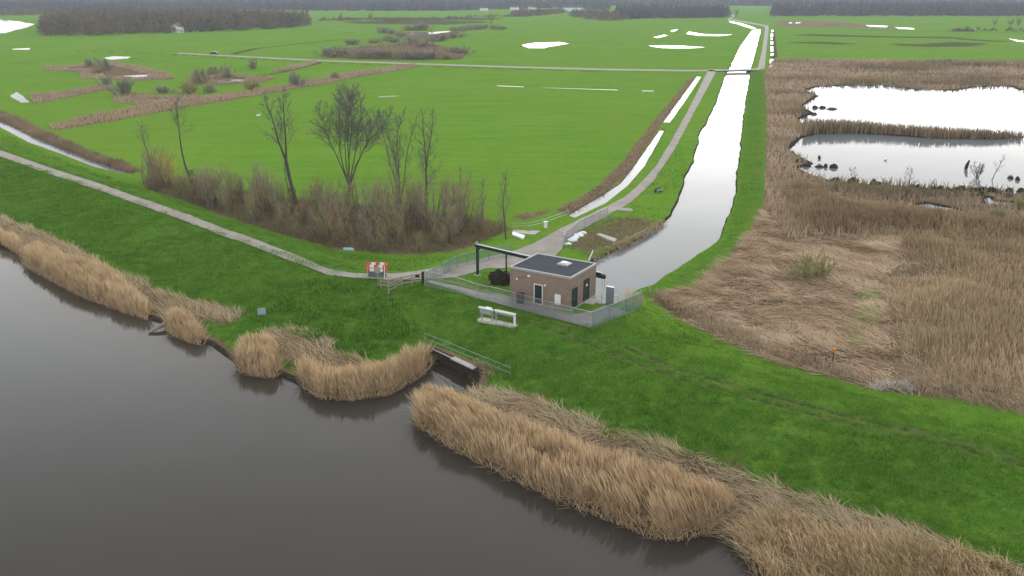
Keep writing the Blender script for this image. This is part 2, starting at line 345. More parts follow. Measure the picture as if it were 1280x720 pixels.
class MB:                                  # collects boxes, bars and tubes for one mesh
    def __init__(s): s.v = []; s.f = []
    def add(s, vs, fs): n = len(s.v); s.v += [tuple(q) for q in vs]; s.f += [tuple(i + n for i in q) for q in fs]; return s
    def box(s, a, b):
        x0, y0, z0 = a; x1, y1, z1 = b
        return s.add([(x0, y0, z0), (x1, y0, z0), (x1, y1, z0), (x0, y1, z0), (x0, y0, z1), (x1, y0, z1), (x1, y1, z1), (x0, y1, z1)],
                     [(0, 3, 2, 1), (4, 5, 6, 7), (0, 1, 5, 4), (1, 2, 6, 5), (2, 3, 7, 6), (3, 0, 4, 7)])
    def bar(s, a, b, w, h=None):          # square-section bar between two points
        a = Vector(a); b = Vector(b); h = h or w; d = (b - a).normalized()
        up = Vector((0, 0, 1)) if abs(d.z) < .95 else Vector((1, 0, 0))
        sx = d.cross(up).normalized() * w / 2; sy = sx.cross(d).normalized() * h / 2
        c = [a - sx - sy, a + sx - sy, a + sx + sy, a - sx + sy, b - sx - sy, b + sx - sy, b + sx + sy, b - sx + sy]
        return s.add(c, [(3, 2, 1, 0), (4, 5, 6, 7), (0, 1, 5, 4), (1, 2, 6, 5), (2, 3, 7, 6), (3, 0, 4, 7)])
    def tube(s, pts, rad, n=6, cap=True):
        pts = [Vector(p) for p in pts]; rad = rad if hasattr(rad, '__len__') else [rad] * len(pts); k0 = len(s.v)
        for i, p in enumerate(pts):
            d = (pts[min(i + 1, len(pts) - 1)] - pts[max(i - 1, 0)]).normalized()
            up = Vector((0, 0, 1)) if abs(d.z) < .9 else Vector((1, 0, 0))
            sx = d.cross(up).normalized(); sy = sx.cross(d)
            for j in range(n): a = 2 * PI * j / n; s.v.append(tuple(p + (sx * math.cos(a) + sy * math.sin(a)) * rad[i]))
        for i in range(len(pts) - 1):
            for j in range(n): q = k0 + i * n; s.f.append((q + j, q + (j + 1) % n, q + n + (j + 1) % n, q + n + j))
        if cap: s.f.append(tuple(k0 + j for j in range(n))[::-1]); s.f.append(tuple(k0 + (len(pts) - 1) * n + j for j in range(n)))
        return s
    def build(s, name, mat, parent=None, smoothf=False, bevel=0):
        me = bpy.data.meshes.new(name); me.from_pydata(s.v, [], s.f); me.update()
        if smoothf: me.polygons.foreach_set('use_smooth', [True] * len(me.polygons))
        o = link_mesh(name, me, mat, parent)
        if bevel: m = o.modifiers.new('bevel', 'BEVEL'); m.width = bevel; m.segments = 2
        return o
def tag(o, label, cat, group=None): 
    o['label'] = label; o['category'] = cat
    if group: o['group'] = group
    return o
def thing(name, label, cat, loc, rz=0, group=None):
    o = bpy.data.objects.new(name, None); C.objects.link(o); o.location = loc; o.rotation_euler = (0, 0, rz); o.empty_display_size = .2
    return tag(o, label, cat, group)
def structure(o): o['kind'] = 'structure'; return o
def stuff(o): o['kind'] = 'stuff'; return o
def dup(root, loc, rz=0, sc=1, label=None, group=None, cat=None):
    r = root.copy(); C.objects.link(r); r.location = loc; r.rotation_euler = (0, 0, rz); r.scale = (sc, sc, sc) if not hasattr(sc, '__len__') else sc
    if label: r['label'] = label
    if group: r['group'] = group
    if cat: r['category'] = cat
    for ch in list(root.children):
        c = ch.copy(); C.objects.link(c); c.parent = r
        for g in list(ch.children): d = g.copy(); C.objects.link(d); d.parent = c
    return r

# ------------------------------------------------------------------ ground sheet
ROUGH_LINES = [(GP(p, POLDER), w, k) for p, w, k in (
    ([(90, 63.5), (160, 65.4), (235, 69), (300, 73), (400, 78.5), (520, 82.4), (640, 86.4), (760, 89.6), (860, 91)], 1.5, .8), ([(290, 68), (320, 60.5), (375, 54.5), (430, 49)], 3., .8), ([(0, 80), (60, 77), (160, 74), (235, 68)], 2.5, .6),
    ([(330, 41.5), (400, 40.5), (470, 41.5)], 3.5, .7), ([(0, 110), (40, 106), (100, 101)], 1.5, .5), ([(430, 49), (480, 47)], 3., .6), ([(585, 66), (640, 55), (720, 47)], 3., .25), ([(300, 98), (350, 91), (400, 79)], 1.8, .8),
    ([(470, 121), (620, 128), (830, 132)], 1.2, .35), ([(440, 107), (620, 108), (820, 114)], 1.2, .35), ([(700, 36), (800, 35), (900, 33)], 4., .4), ([(0, 163), (60, 158), (90, 150)], .8, .4), ([(970, 36.5), (1100, 38), (1280, 41)], 3., .6),
    ([(968, 72), (967, 55), (966, 38)], 2.2, .7), ([(640, 30), (760, 31), (880, 29)], 4., .4), ([(520, 29), (700, 27)], 5., .5), ([(1280, 62), (1150, 58), (1000, 60)], 2.5, .3))]
ROUGH_PATCH = [(roughen(GP(p, POLDER), 12, 4, 60 + i), k) for i, (p, k) in enumerate((
    ([(975, 44), (1010, 42.5), (1060, 43.5), (1120, 45.5), (1180, 46), (1240, 48.5), (1180, 48), (1090, 46.8), (1020, 45.2)], .9), ([(980, 52.5), (1030, 52), (1080, 55), (1050, 56), (1000, 54.5)], .85),
    ([(1108, 54), (1150, 55), (1190, 52), (1240, 54.5), (1220, 58), (1160, 59), (1120, 57)], .95), ([(1180, 47), (1240, 50), (1280, 52), (1250, 53), (1190, 50)], .7), ([(420, 27), (520, 25), (620, 27), (560, 31), (450, 30)], .9), ([(390, 24), (450, 21.5), (560, 22), (640, 23), (600, 25.5), (480, 25)], .95), ([(560, 66), (600, 63), (640, 66), (600, 69)], .3),
    ([(120, 76), (180, 72), (260, 80), (210, 86), (140, 84)], .35), ([(200, 104), (300, 103), (360, 106), (300, 112), (230, 111)], .4), ([(0, 88), (50, 86), (60, 94), (0, 98)], .4)))]
def make_ground():
    az = np.radians(np.concatenate([np.arange(-180, -40, 5), np.arange(-40, -37, .5), np.arange(-37, 37.01, .062), np.arange(37.5, 40, .5), np.arange(40, 180.1, 5)]))
    rows = np.concatenate([np.arange(860, 100, -1.25), np.arange(100, 0, -.9)])
    dep = np.arctan((rows + 12) / F * 1.0)   # nearly uniform rows as seen from the air
    r = H / np.tan(np.clip(dep, .006, None)); r = np.unique(np.concatenate([[1, 8, 16, 22], r[r > 26], np.geomspace(3300, 6000, 6)]))
    R, A = np.meshgrid(r, az, indexing='ij'); X = R * np.sin(A); Y = R * np.cos(A)
    Z = height(X, Y); n, m = X.shape
    x, y = X.ravel(), Y.ravel()
    def soft(P, w, m_=10.): return np.clip(.5 - sdf(x, y, P, m_) / w, 0, 1)
    dist = np.hypot(x, y)
    dr = sdf(x, y, RIVER, 10.)
    dry = np.maximum.reduce([soft(DRYBANK, 3.), soft(DRYBANK2, 3.), soft(DRYBANK3, 7.), soft(THICKET, 4.), soft(DITCHBANK, 3.), soft(ROUGHBANK, 5.) * .62] + [soft(p, 5.) for _, p, _ in STRIPS])
    dry = np.maximum(dry, .8 * (1 - smooth((dr - .2) / 1.6)))
    swamp = soft(MARSH, 3.); mud = np.zeros_like(x)
    for P, w in ((POND_N, 2.2), (POND_S, 2.2), (POOL_A, 1.5), (POOL_B, 1.5)): mud = np.maximum(mud, 1 - smooth((sdf(x, y, P) - .2) / w))
    for P in (CANAL, DITCH_A, DITCH_B, DITCH_C): mud = np.maximum(mud, 1 - smooth((sdf(x, y, P) - .05) / .45))
    mud = np.maximum(mud, 1 - smooth((dr - .05) / .6)); swamp = np.maximum(swamp, soft(MUDFIELD, 40., 30.) * .85)
    swamp[sdf(x, y, GP([(1070, 385), (1075, 362), (1095, 360), (1108, 378), (1092, 402), (1075, 430), (1060, 425)], .4), 4.) < 0] *= .25
    rough = np.zeros_like(x)
    for P_, w_, k_ in ROUGH_LINES: rough = np.maximum(rough, k_ * (1 - smooth((segdist(x, y, P_) - w_ * .4) / w_)))
    for P_, k_ in ROUGH_PATCH: rough = np.maximum(rough, k_ * soft(P_, 18., 30.))
    gb = soft(GRASSBANK, 3.); dry = np.where(gb > .5, dry * .3, dry); dry = np.maximum(dry, gb * .42 * (1 - smooth((sdf(x, y, MARSH) - .5) / 5.)))
    dc = segdist(x, y, CR); field = smooth((dc - .8) / 8) * (.55 + .45 * smooth((dc - 8) / 6)) * inside(x, y, np.vstack([CR, [(3000, 3000), (-3000, 3000)]]))
    field = np.maximum(field * (1 - gb * .7), 0)
    track = np.maximum(1 - smooth(segdist(x, y, TRACK1) / .8), 1 - smooth(segdist(x, y, TRACK2) / .8)) * .8
    V = np.stack([x, y, Z.ravel()], 1)
    i, j = np.meshgrid(np.arange(n - 1), np.arange(m - 1), indexing='ij'); q = (i * m + j).ravel()
    Fc = np.stack([q, q + 1, q + m + 1, q + m], 1)[:, ::-1]
    o = np_mesh('ground', V, Fc, M_GROUND, None, dict(dry=dry, swamp=swamp, mud=mud, field=field, track=track, rough=rough, gravel=np.zeros_like(x)), True)
    structure(o)
make_ground()

# ------------------------------------------------------------------ water sheets
def sheet(name, P, z, mat):
    me = bpy.data.meshes.new(name); bmv = [(p[0], p[1], z) for p in P]
    from mathutils.geometry import tessellate_polygon
    tr = tessellate_polygon([[Vector((p[0], p[1], 0)) for p in P]])
    fs = []
    for t in tr:
        a, b, c = [np.array(P[i]) for i in t]
        fs.append(tuple(t) if (b[0] - a[0]) * (c[1] - a[1]) - (b[1] - a[1]) * (c[0] - a[0]) > 0 else tuple(t[::-1]))
    me.from_pydata(bmv, [], fs); me.update()
    return structure(link_mesh(name, me, mat))
big_river = RIVER.copy(); big_river[3:3 + len(bk)] = grow_poly(RIVER, .9)[3:3 + len(bk)]
sheet('river_water', big_river, 0, M_RIVER)
sheet('canal_water', grow_poly(CANAL, .5), W_CANAL, M_CANAL)
for P in (DITCH_A, DITCH_B, DITCH_C): sheet('ditch_water', grow_poly(P, .3), W_DITCH, M_CANAL)
for P in (POND_N, POND_S, POOL_A, POOL_B): sheet('pond_water', grow_poly(P, .5), W_POND, M_POND)
def puddle(px, amp=.8, step=5, mat=None, seed=1):
    P = roughen(roughen(GP(px, POLDER + .03), step, amp, seed), step * .3, amp * .45, seed + 3); sheet('puddle_water', P, POLDER + .03, mat or M_POND)
puddle([(652, 56), (668, 53.5), (700, 52.5), (711, 54.5), (695, 57.5), (680, 60), (660, 60)], 2.5, 8, seed=2)
puddle([(812, 57), (830, 56.5), (858, 57.3), (884, 59), (860, 60.6), (830, 60), (818, 58.5)], 2, 8, seed=3)
puddle([(856, 42.5), (862, 39.5), (880, 42.8), (915, 43), (900, 45), (872, 44.6)], 3, 10, seed=4)
puddle([(816, 46.5), (830, 43.5), (834, 44.5), (822, 47.5)], 2, 10, seed=5)
puddle([(838, 38.5), (846, 36.5), (847, 38), (840, 40)], 2, 10, seed=6)
puddle([(500, 43), (510, 40), (535, 40.5), (562, 38.5), (560, 41.5), (530, 44.5), (505, 44.5)], 3, 10, seed=7)
puddle([(472, 120.6), (497, 119.6), (500, 120.3), (474, 121.4)], .5, 4, seed=8)
puddle([(620, 107), (655, 108.4), (654, 108.8), (622, 107.5)], .15, 4, seed=9)
puddle([(672, 109.3), (772, 112.3), (772, 112.8), (690, 110)], .15, 4, seed=10)
puddle([(802, 113.3), (818, 113.5), (817, 114), (803, 113.9)], .15, 4, seed=11)
puddle([(13, 120), (20, 115), (28, 119), (36, 128), (26, 128.5)], .8, 3, seed=12)
puddle([(-30, 22), (0, 24), (28, 27), (42, 30), (36, 33), (10, 41), (-30, 44)], 4, 12, seed=13)
puddle([(182, 125), (200, 122), (230, 122.5), (236, 126), (205, 128), (188, 129)], 1, 4, seed=14)
puddle([(125, 72.5), (140, 70.5), (165, 71), (160, 73), (140, 74.6)], 2, 6, seed=15)
puddle([(150, 95), (186, 93), (190, 95), (170, 97)], 1, 5, seed=16)
puddle([(1083, 31.4), (1112, 32.3), (1110, 34), (1090, 33.3)], 3, 12, seed=17)
puddle([(1118, 34), (1143, 35.2), (1142, 36.6), (1122, 35.8)], 3, 12, seed=18)
puddle([(1261, 48), (1270, 50), (1300, 53), (1300, 54.5), (1268, 51.5)], 2, 8, seed=19)
puddle([(985, 28), (1000, 28), (1000, 29), (986, 29)], 3, 12, seed=20)
puddle([(15, 61), (38, 60), (40, 62), (18, 62)], 2, 8, seed=21)
puddle([(912, 26), (925, 28.6), (941, 33.4), (946, 35.8), (940, 36), (925, 31.2), (912, 28)], 1.5, 10, seed=22)
puddle([(270, 100), (300, 99.5), (318, 101), (300, 103), (275, 103)], 1, 5, seed=24)
for a, b, w in ((37.5, 40, 1.3), (42, 46.5, 1.5), (48, 49.5, 1.2), (51.5, 55.5, 1.5), (58, 64.5, 1.7), (66.5, 69.5, 1.8)): puddle([(965 - w, a), (965 + w, a), (965 + w, b), (965 - w, b)], .5, 8, seed=30)
puddle([(963, 74), (967.4, 74), (966.4, 83), (963, 88.5), (961, 88.5)], .4, 6, seed=31)

# ------------------------------------------------------------------ paths and roads (draped sheets)
def ribbon(name, L, R, mat, across=6, lift=.045, step=.8, z=CREST, zs=None, edge=0.):
    Lw = np.array([G(x, y, zs[i] if zs else z) for i, (x, y) in enumerate(L)]); Rw = np.array([G(x, y, zs[i] if zs else z) for i, (x, y) in enumerate(R)])
    l, r = [], []
    for i in range(len(Lw) - 1):
        n = max(1, int(np.hypot(*(Lw[i + 1] - Lw[i])) / step))
        for k in range(n): l.append(Lw[i] + (Lw[i + 1] - Lw[i]) * k / n); r.append(Rw[i] + (Rw[i + 1] - Rw[i]) * k / n)
    l.append(Lw[-1]); r.append(Rw[-1]); l = np.array(l); r = np.array(r)
    if edge:
        d = r - l; ln = np.hypot(d[:, 0], d[:, 1])[:, None]; d = d / ln
        l = l + d * ((fnoise(l[:, 0], l[:, 1], 2.5, 21) - .5) * edge)[:, None]; r = r + d * ((fnoise(r[:, 0], r[:, 1], 2.5, 22) - .5) * edge)[:, None]
    s = np.linspace(0, 1, across + 1)[None, :, None]
    Pt = l[:, None, :] * (1 - s) + r[:, None, :] * s; n, m = Pt.shape[:2]
    Z = height(Pt[..., 0], Pt[..., 1]) + lift
    Z = Z.max(axis=1, keepdims=True) * .5 + Z * .5
    V = np.concatenate([Pt, Z[..., None]], 2).reshape(-1, 3)
    i, j = np.meshgrid(np.arange(n - 1), np.arange(m - 1), indexing='ij'); q = (i * m + j).ravel()
    return structure(np_mesh(name, V, np.stack([q, q + m, q + m + 1, q + 1], 1), mat, None, None, True))
pl = [(-140, 146), (-60, 170), (0, 188), (60, 209), (120, 229), (190, 253), (260, 278), (330, 304), (380, 323), (405, 334), (440, 342), (475, 342), (505, 339.5), (530, 332.5), (560, 322), (600, 316), (640, 309), (665, 302), (685, 294), (697, 288.5)]
pr = [(-140, 153), (-60, 178), (0, 196), (60, 217), (120, 237.5), (190, 262), (260, 288), (330, 314), (380, 333), (405, 342.5), (440, 348), (475, 349.5), (503, 350.5), (528, 350), (562, 338), (606, 327.5), (650, 329), (688, 324), (701, 312), (708, 299)]
zs = [CREST] * 13 + [1.9, 1.6, 1.3, 1.0, .8, .6, POLDER + .05]
ribbon('gravel_path', pl, pr, M_PATH, 10, .06, .7, zs=zs, edge=.5)
rl = [(697, 288.5), (722, 275.5), (740, 267.5), (758, 258.5), (780, 246), (796, 233.5), (808, 221), (819, 209), (837, 180), (858, 142), (883, 92), (886.5, 86.6)]
rr = [(708, 299), (737, 282), (757, 271.5), (776, 261), (795, 247.5), (806.5, 237.5), (818, 225), (829, 209), (846, 182), (867, 142), (894, 92), (898, 86.9)]
ribbon('cycle_path', rl, rr, M_PATH, 5, .05, 1.0, z=POLDER, edge=.35)
ribbon('farm_road', [(222, 66), (235, 66.5), (300, 70), (400, 75), (480, 77.6), (520, 79), (640, 83), (760, 86), (860, 87.5), (905, 87.2)],
       [(222, 67.2), (235, 67.8), (300, 71.4), (400, 76.6), (480, 79.3), (520, 80.7), (640, 84.8), (760, 87.9), (860, 89.3), (905, 88.8)], M_PATH, 3, .05, 4, z=POLDER)
ribbon('farm_road', [(939, 86.2), (947, 85), (952, 66), (956.5, 36), (955, 33), (936, 29.3), (919, 26.2), (908.5, 24.5), (915.5, 20.5), (913.5, 18)],
       [(939, 87.8), (956, 86), (957.6, 66), (961, 36), (960.5, 32), (938, 27.9), (921, 24.9), (913.5, 23.9), (919, 20.2), (917, 18)], M_PATH, 3, .05, 6, z=POLDER)
# paved strip inside the station fence
M_PAVE = plain('grey_paving', (.20, .185, .172), .9, .15, 1.)
ribbon('yard_paving', [(536, 353), (600, 365), (640, 372), (660, 378), (690, 386), (716, 394), (740, 389), (758, 381)], [(534, 357), (600, 374), (640, 385), (680, 395.5), (710, 403), (736, 409.5), (768, 398), (784, 391)], M_PAVE, 8, .05, .6, z=YARD)

# ------------------------------------------------------------------ blades: reeds, grass, sedge
def fill(P, dens, seed, m=0):             # random points in a polygon, dens per m2
    P = np.asarray(P); r = RS(seed); lo, hi = P.min(0), P.max(0); n = int((hi - lo).prod() * dens)
    q = lo + r.rand(n, 2) * (hi - lo); return q[inside(q[:, 0], q[:, 1], P)]
def blades(xy, z, hgt, lean, wid, seed, prof=(1, .85, .7, .15), bend=1.6, curl=0):
    r = RS(seed); N = len(xy); k = len(prof); t = np.linspace(0, 1, k)
    a = r.rand(N) * 2 * PI; w = np.stack([np.cos(a), np.sin(a)], 1) * wid[:, None] / 2
    V = np.zeros((N, k, 2, 3), np.float32)
    for i in range(k):
        ti = t[i]; off = lean * (ti ** bend); zz = z + hgt * (ti if curl == 0 else np.sin(ti * PI / 2 * (1 + curl)) / math.sin(PI / 2 * (1 + curl)) if curl < .9 else ti)
        for s, sg in ((0, -1), (1, 1)):
            V[:, i, s, 0] = xy[:, 0] + off[:, 0] + sg * w[:, 0] * prof[i]; V[:, i, s, 1] = xy[:, 1] + off[:, 1] + sg * w[:, 1] * prof[i]; V[:, i, s, 2] = zz
    b = np.arange(N)[:, None] * (2 * k) + (np.arange(k - 1) * 2)[None, :]; b = b.ravel()
    return V.reshape(-1, 3), np.stack([b, b + 1, b + 3, b + 2], 1), np.repeat(r.rand(N), 2 * k)
def merge(parts):
    V, Fc, T, n = [], [], [], 0
    for v, f, t in parts: V.append(v); Fc.append(f + n); T.append(t); n += len(v)
    return np.vstack(V), np.vstack(Fc), np.concatenate(T)
REEDPROF = (1, .85, .7, .55, 1.9, .3)
def reed_bed(P, label, dens, ht, seed, lean=(-.35, -.35), wid=.024, mat=None, name='reed_bed', group='reed beds along the river bank', jitter=.3, edge=1.0, minz=-.15, lobes=1.1):
    xy = fill(P, dens, seed); r = RS(seed + 1)
    d = -sdf(xy[:, 0], xy[:, 1], P, 30.); keep = r.rand(len(xy)) < np.clip(.3 + d / edge, 0, 1); xy = xy[keep]; d = d[keep]
    lob = d > lobes * (vnoise(xy[:, 0], xy[:, 1], 1.5, seed + 21) - .25); xy, d = xy[lob], d[lob]; r = RS(seed + 22)
    cl = fnoise(xy[:, 0], xy[:, 1], 2.6, seed + 2); keep = (cl > .24) & (vnoise(xy[:, 0], xy[:, 1], .9, seed + 3) > .24 * r.rand(len(cl)) + .1); xy, d, cl = xy[keep], d[keep], cl[keep]
    z = np.maximum(height(xy[:, 0], xy[:, 1]), minz)
    hg = ht * .9 * (.48 + .58 * cl + .28 * vnoise(xy[:, 0], xy[:, 1], .8, seed + 14)) * (.72 + .42 * r.rand(len(xy))) * (.7 + .3 * smooth(d / edge))
    flow = fnoise(xy[:, 0], xy[:, 1], 4., seed + 4) * 5.
    ln = np.stack([lean[0] + .35 * np.cos(flow), lean[1] + .35 * np.sin(flow)], 1) * (hg / 2)[:, None] + r.randn(len(xy), 2) * jitter * .5
    ln *= (.7 + .6 * r.rand(len(xy)))[:, None]
    V, Fc, T = blades(xy, z, hg, ln, wid * (.6 + .8 * r.rand(len(xy))), seed + 5, REEDPROF)
    T = np.clip(T * .9 + np.repeat(fnoise(xy[:, 0], xy[:, 1], 1.6, seed + 9), 12) * .8 - .35, 0, 1)
    T = (T.reshape(-1, 6, 2) * np.array([1.25, 1.1, 1., .9, .35, .3])[None, :, None]).ravel()
    return V, Fc, T
def reed_thing(P, label, dens, ht, seed, group=None, **k):
    mat = k.pop('mat', None) or M_REED; V, Fc, T = reed_bed(P, label, dens, ht, seed, **k)
    # second, lower and more tangled layer of broken stems
    xy = fill(P, dens * .5, seed + 50); r = RS(seed + 51); a = r.rand(len(xy)) * 2 * PI; L = ht * (.2 + .35 * r.rand(len(xy)))
    p2 = blades(xy, np.maximum(height(xy[:, 0], xy[:, 1]), -.1), ht * (.15 + .4 * r.rand(len(xy))), np.stack([np.cos(a), np.sin(a)], 1) * L[:, None], .05 * (.6 + .8 * r.rand(len(xy))), seed + 52, (1, .8, .2))
    V, Fc, T = merge([(V, Fc, T), p2])
    return tag(np_mesh('reed_bed', V, Fc, mat, None, dict(tint=T)), label, 'reeds', group)
def mat_of(P, dens, ht, length, seed, wid=.05, spread=.6, dirn=None, dscale=5.):   # flattened, swirling dead stems
    xy = fill(P, dens, seed); r = RS(seed + 1)
    z = np.maximum(height(xy[:, 0], xy[:, 1]), -.05); fl = fnoise(xy[:, 0], xy[:, 1], dscale, seed + 2) * 7 + r.randn(len(xy)) * spread
    if dirn is not None: fl = dirn + (fl - 3.5) * .35
    cl = fnoise(xy[:, 0], xy[:, 1], 2.2, seed + 3); L = length * (.5 + .8 * r.rand(len(xy)))
    ln = np.stack([np.cos(fl), np.sin(fl)], 1) * L[:, None]; hg = ht * (.3 + 1.2 * cl ** 1.5 + .4 * r.rand(len(xy)))
    V, Fc, T = blades(xy, z, hg, ln, wid * (.6 + .8 * r.rand(len(xy))), seed + 4, (1, .9, .7, .2), .9, .0)
    T = np.clip(T * .7 + np.repeat(fnoise(xy[:, 0], xy[:, 1], 2.5, seed + 8), 8) * .7 - .2, 0, 1)
    return V, Fc, T

def base(px, z=.25): return GP(px, z)
LW, LE = (-.28, -.34), (.0, -.2)
reed_thing(base([(-120, 268), (-60, 286), (0, 305), (22, 317), (31, 314), (28, 306), (0, 292), (-60, 268), (-120, 250)]), 'reed bed cut off by the left edge of the photo, farthest along the river bank', 75, 2.3, 100, 'reed beds along the river bank', lean=LE)
reed_thing(base([(27, 325), (35, 334), (60, 348), (100, 369), (130, 380), (160, 391), (184, 399), (190, 392), (183, 379), (150, 354), (100, 334), (60, 318), (38, 318)]), 'long unbroken bed of tall tan reeds along the left river bank', 100, 2.5, 110, 'reed beds along the river bank', lean=LE)
reed_thing(base([(205, 409), (214, 417), (236, 427), (254, 430), (260, 422), (252, 410), (230, 398), (212, 394)]), 'rounded tan reed clump with a driftwood log at its foot', 120, 2.3, 120, 'reed beds along the river bank', lean=LE)
reed_thing(base([(293, 452), (302, 464), (325, 470), (340, 471), (352, 464), (356, 452), (346, 441), (326, 435), (302, 441)]), 'round dome-shaped tan reed clump beside the small bank sign', 130, 2.5, 130, 'reed beds along the river bank', lean=LE)
reed_thing(base([(372, 474), (378, 482), (400, 497), (440, 499), (490, 491), (530, 467), (543, 452), (541, 446), (520, 452), (490, 468), (450, 480), (410, 474), (380, 462)]), 'curved bed of tall tan reeds ending at the concrete inlet wall', 130, 2.4, 140, 'reed beds along the river bank', lean=(-.1, -.2))
reed_thing(base([(516, 512), (520, 531), (560, 556), (600, 577), (650, 603), (700, 627), (760, 648), (820, 672), (855, 674), (882, 666), (905, 652), (925, 640), (880, 622), (820, 606), (760, 590), (700, 566), (650, 544), (600, 522), (560, 504), (535, 497)]), 'largest reed bed, a broad tan mass from the inlet mouth to the green notch', 125, 2.5, 150, 'reed beds along the river bank', lean=(-.35, -.15))
reed_thing(base([(906, 668), (926, 692), (945, 720), (985, 762), (1040, 802), (1200, 800), (1290, 760), (1260, 722), (1190, 705), (1120, 690), (1050, 680), (1010, 655), (950, 645)]), 'straggly mixed reed bed filling the lower right corner of the photo', 48, 1.55, 160, 'reed beds along the river bank', lean=(-.45, -.1), mat=blade_mat('mixed_reed', (.54, .40, .24), (.28, .20, .105), (.31, .27, .11)), jitter=.7)
V, Fc, T = merge([mat_of(DRYBANK, 20, .75, .9, 170), mat_of(DRYBANK2, 20, .65, .9, 171), mat_of(DRYBANK3, 40, .50, 1.4, 172, .04, .5, dscale=3.)])
stuff(np_mesh('trampled_reeds', V, Fc, blade_mat('trampled_reed', (.62, .50, .34), (.36, .27, .16), (.46, .37, .22)), None, dict(tint=T)))

# marsh to the right of the canal
def distf(xy): return np.hypot(xy[:, 0], xy[:, 1])
def wet(xy, m=.3): return np.minimum.reduce([sdf(xy[:, 0], xy[:, 1], P) for P in (POND_N, POND_S, POOL_A, POOL_B)]) > m
TALL = np.vstack([GP([(1125, 493), (1200, 503), (1280, 519), (1420, 550), (1500, 470), (1420, 262), (1250, 268), (1120, 262), (1040, 238), (985, 228), (960, 262), (985, 300), (1060, 290), (1130, 300), (1100, 360), (1110, 430)], .4)])
xy = fill(TALL, 34, 200); xy = xy[wet(xy)]; r = RS(201); cl = fnoise(xy[:, 0], xy[:, 1], 9., 202); 
ed = -sdf(xy[:, 0], xy[:, 1], TALL, 30.) + (fnoise(xy[:, 0], xy[:, 1], 7., 207) - .5) * 14; kp = r.rand(len(xy)) < np.clip(.05 + ed / 9, .03, 1); xy, cl, ed = xy[kp], cl[kp], ed[kp]
hg = (1.0 + 1.6 * cl) * (.7 + .45 * r.rand(len(xy))) * (.45 + .55 * smooth(ed / 10)); ln = r.randn(len(xy), 2) * .25 + np.array([-.1, .05])
V, Fc, T = blades(xy, height(xy[:, 0], xy[:, 1]), hg, ln, .036 * (.6 + .8 * r.rand(len(xy))) * np.clip(distf(xy) / 80, 1, 2), 203, (1, .85, .7, .6, 1.2, .3))
T = np.clip(T * .6 + np.repeat(cl * .8 - .25 + .65 * smooth((distf(xy) - 105) / 45), 12), 0, 1)
stuff(np_mesh('marsh_reeds', V, Fc, M_REED_RUST, None, dict(tint=T)))
FLATR = GP([(815, 372), (850, 397), (900, 422), (960, 449), (1040, 472), (1120, 491), (1118, 430), (1108, 360), (1135, 300), (1060, 292), (985, 302), (958, 262), (940, 290), (905, 328), (868, 358)], .4)
V, Fc, T = merge([mat_of(FLATR, 27, .40, 1.5, 210, .06, .6, dscale=6.), mat_of(TALL, 3, .5, 1.0, 211, .06, .7)])
stuff(np_mesh('flattened_marsh_reeds', V, Fc, M_REED_PALE, None, dict(tint=T)))
EDGE = GP([(800, 366), (815, 374), (850, 399), (900, 424), (960, 450), (1040, 473), (1120, 492), (1200, 504), (1280, 520), (1400, 549), (1400, 524), (1280, 500), (1200, 486), (1118, 475), (1040, 455), (960, 428), (900, 398), (850, 376), (820, 362)], .5)
V, Fc, T = reed_bed(EDGE, '', 18, 1.1, 215, lean=(0, 0), wid=.05, jitter=.6)
stuff(np_mesh('marsh_edge_growth', V, Fc, M_REED_GREY, None, dict(tint=T)))
# farther marsh: sparser, wider tufts
FARM = GP([(957, 262), (985, 302), (1130, 300), (1420, 262), (1420, 80), (1280, 77), (1000, 74), (966, 76), (956, 92), (959, 150), (957, 220)], .4)
xy = fill(FARM, 1.6, 220); r = RS(221); d = distf(xy); xy = xy[(wet(xy, .8)) & (r.rand(len(xy)) < np.clip(170 / d, .12, 1) ** 1.2)]; r = RS(222); d = distf(xy); cl = fnoise(xy[:, 0], xy[:, 1] * 2., 34., 223)
hg = (.5 + 1.5 * cl) * (.7 + .5 * r.rand(len(xy))); 
V, Fc, T = blades(xy, height(xy[:, 0], xy[:, 1]), hg, r.randn(len(xy), 2) * .4, .16 * (d / 130) * (.6 + .8 * r.rand(len(xy))), 224, (1, .8, .3))
T = np.clip(T * .4 + np.repeat(cl * 2.6 - 1.0 - .55 * (1 - smooth(sdf(xy[:, 0], xy[:, 1], GRASSBANK, 30.) / 22)), 6), 0, 1)
stuff(np_mesh('far_marsh_growth', V, Fc, blade_mat('far_marsh', (.42, .315, .22), (.115, .09, .058), (.27, .205, .10), .25, .04), None, dict(tint=T)))
# reed spit between the two pools
SPIT = GP([(1005, 170), (1004, 160), (1040, 160), (1080, 161.5), (1108, 164.5), (1124, 166), (1150, 167), (1200, 169), (1250, 171), (1279, 171.5), (1277, 172.5), (1240, 173.5), (1200, 173.2), (1160, 172), (1120, 168), (1100, 167.6), (1060, 166), (1020, 167)], .4)
xy = fill(SPIT, 11., 230); r = RS(231); cl = fnoise(xy[:, 0], xy[:, 1], 14., 232)
V, Fc, T = blades(xy, np.maximum(height(xy[:, 0], xy[:, 1]), .1), (1.3 + 1.8 * cl) * (.6 + .5 * r.rand(len(xy))), r.randn(len(xy), 2) * .3, .22 * (.6 + .8 * r.rand(len(xy))), 233, (1, .8, .3))
tag(np_mesh('reed_spit', V, Fc, M_REED_GREY, None, dict(tint=T)), 'long narrow spit of brown reeds dividing the two marsh pools', 'reeds')
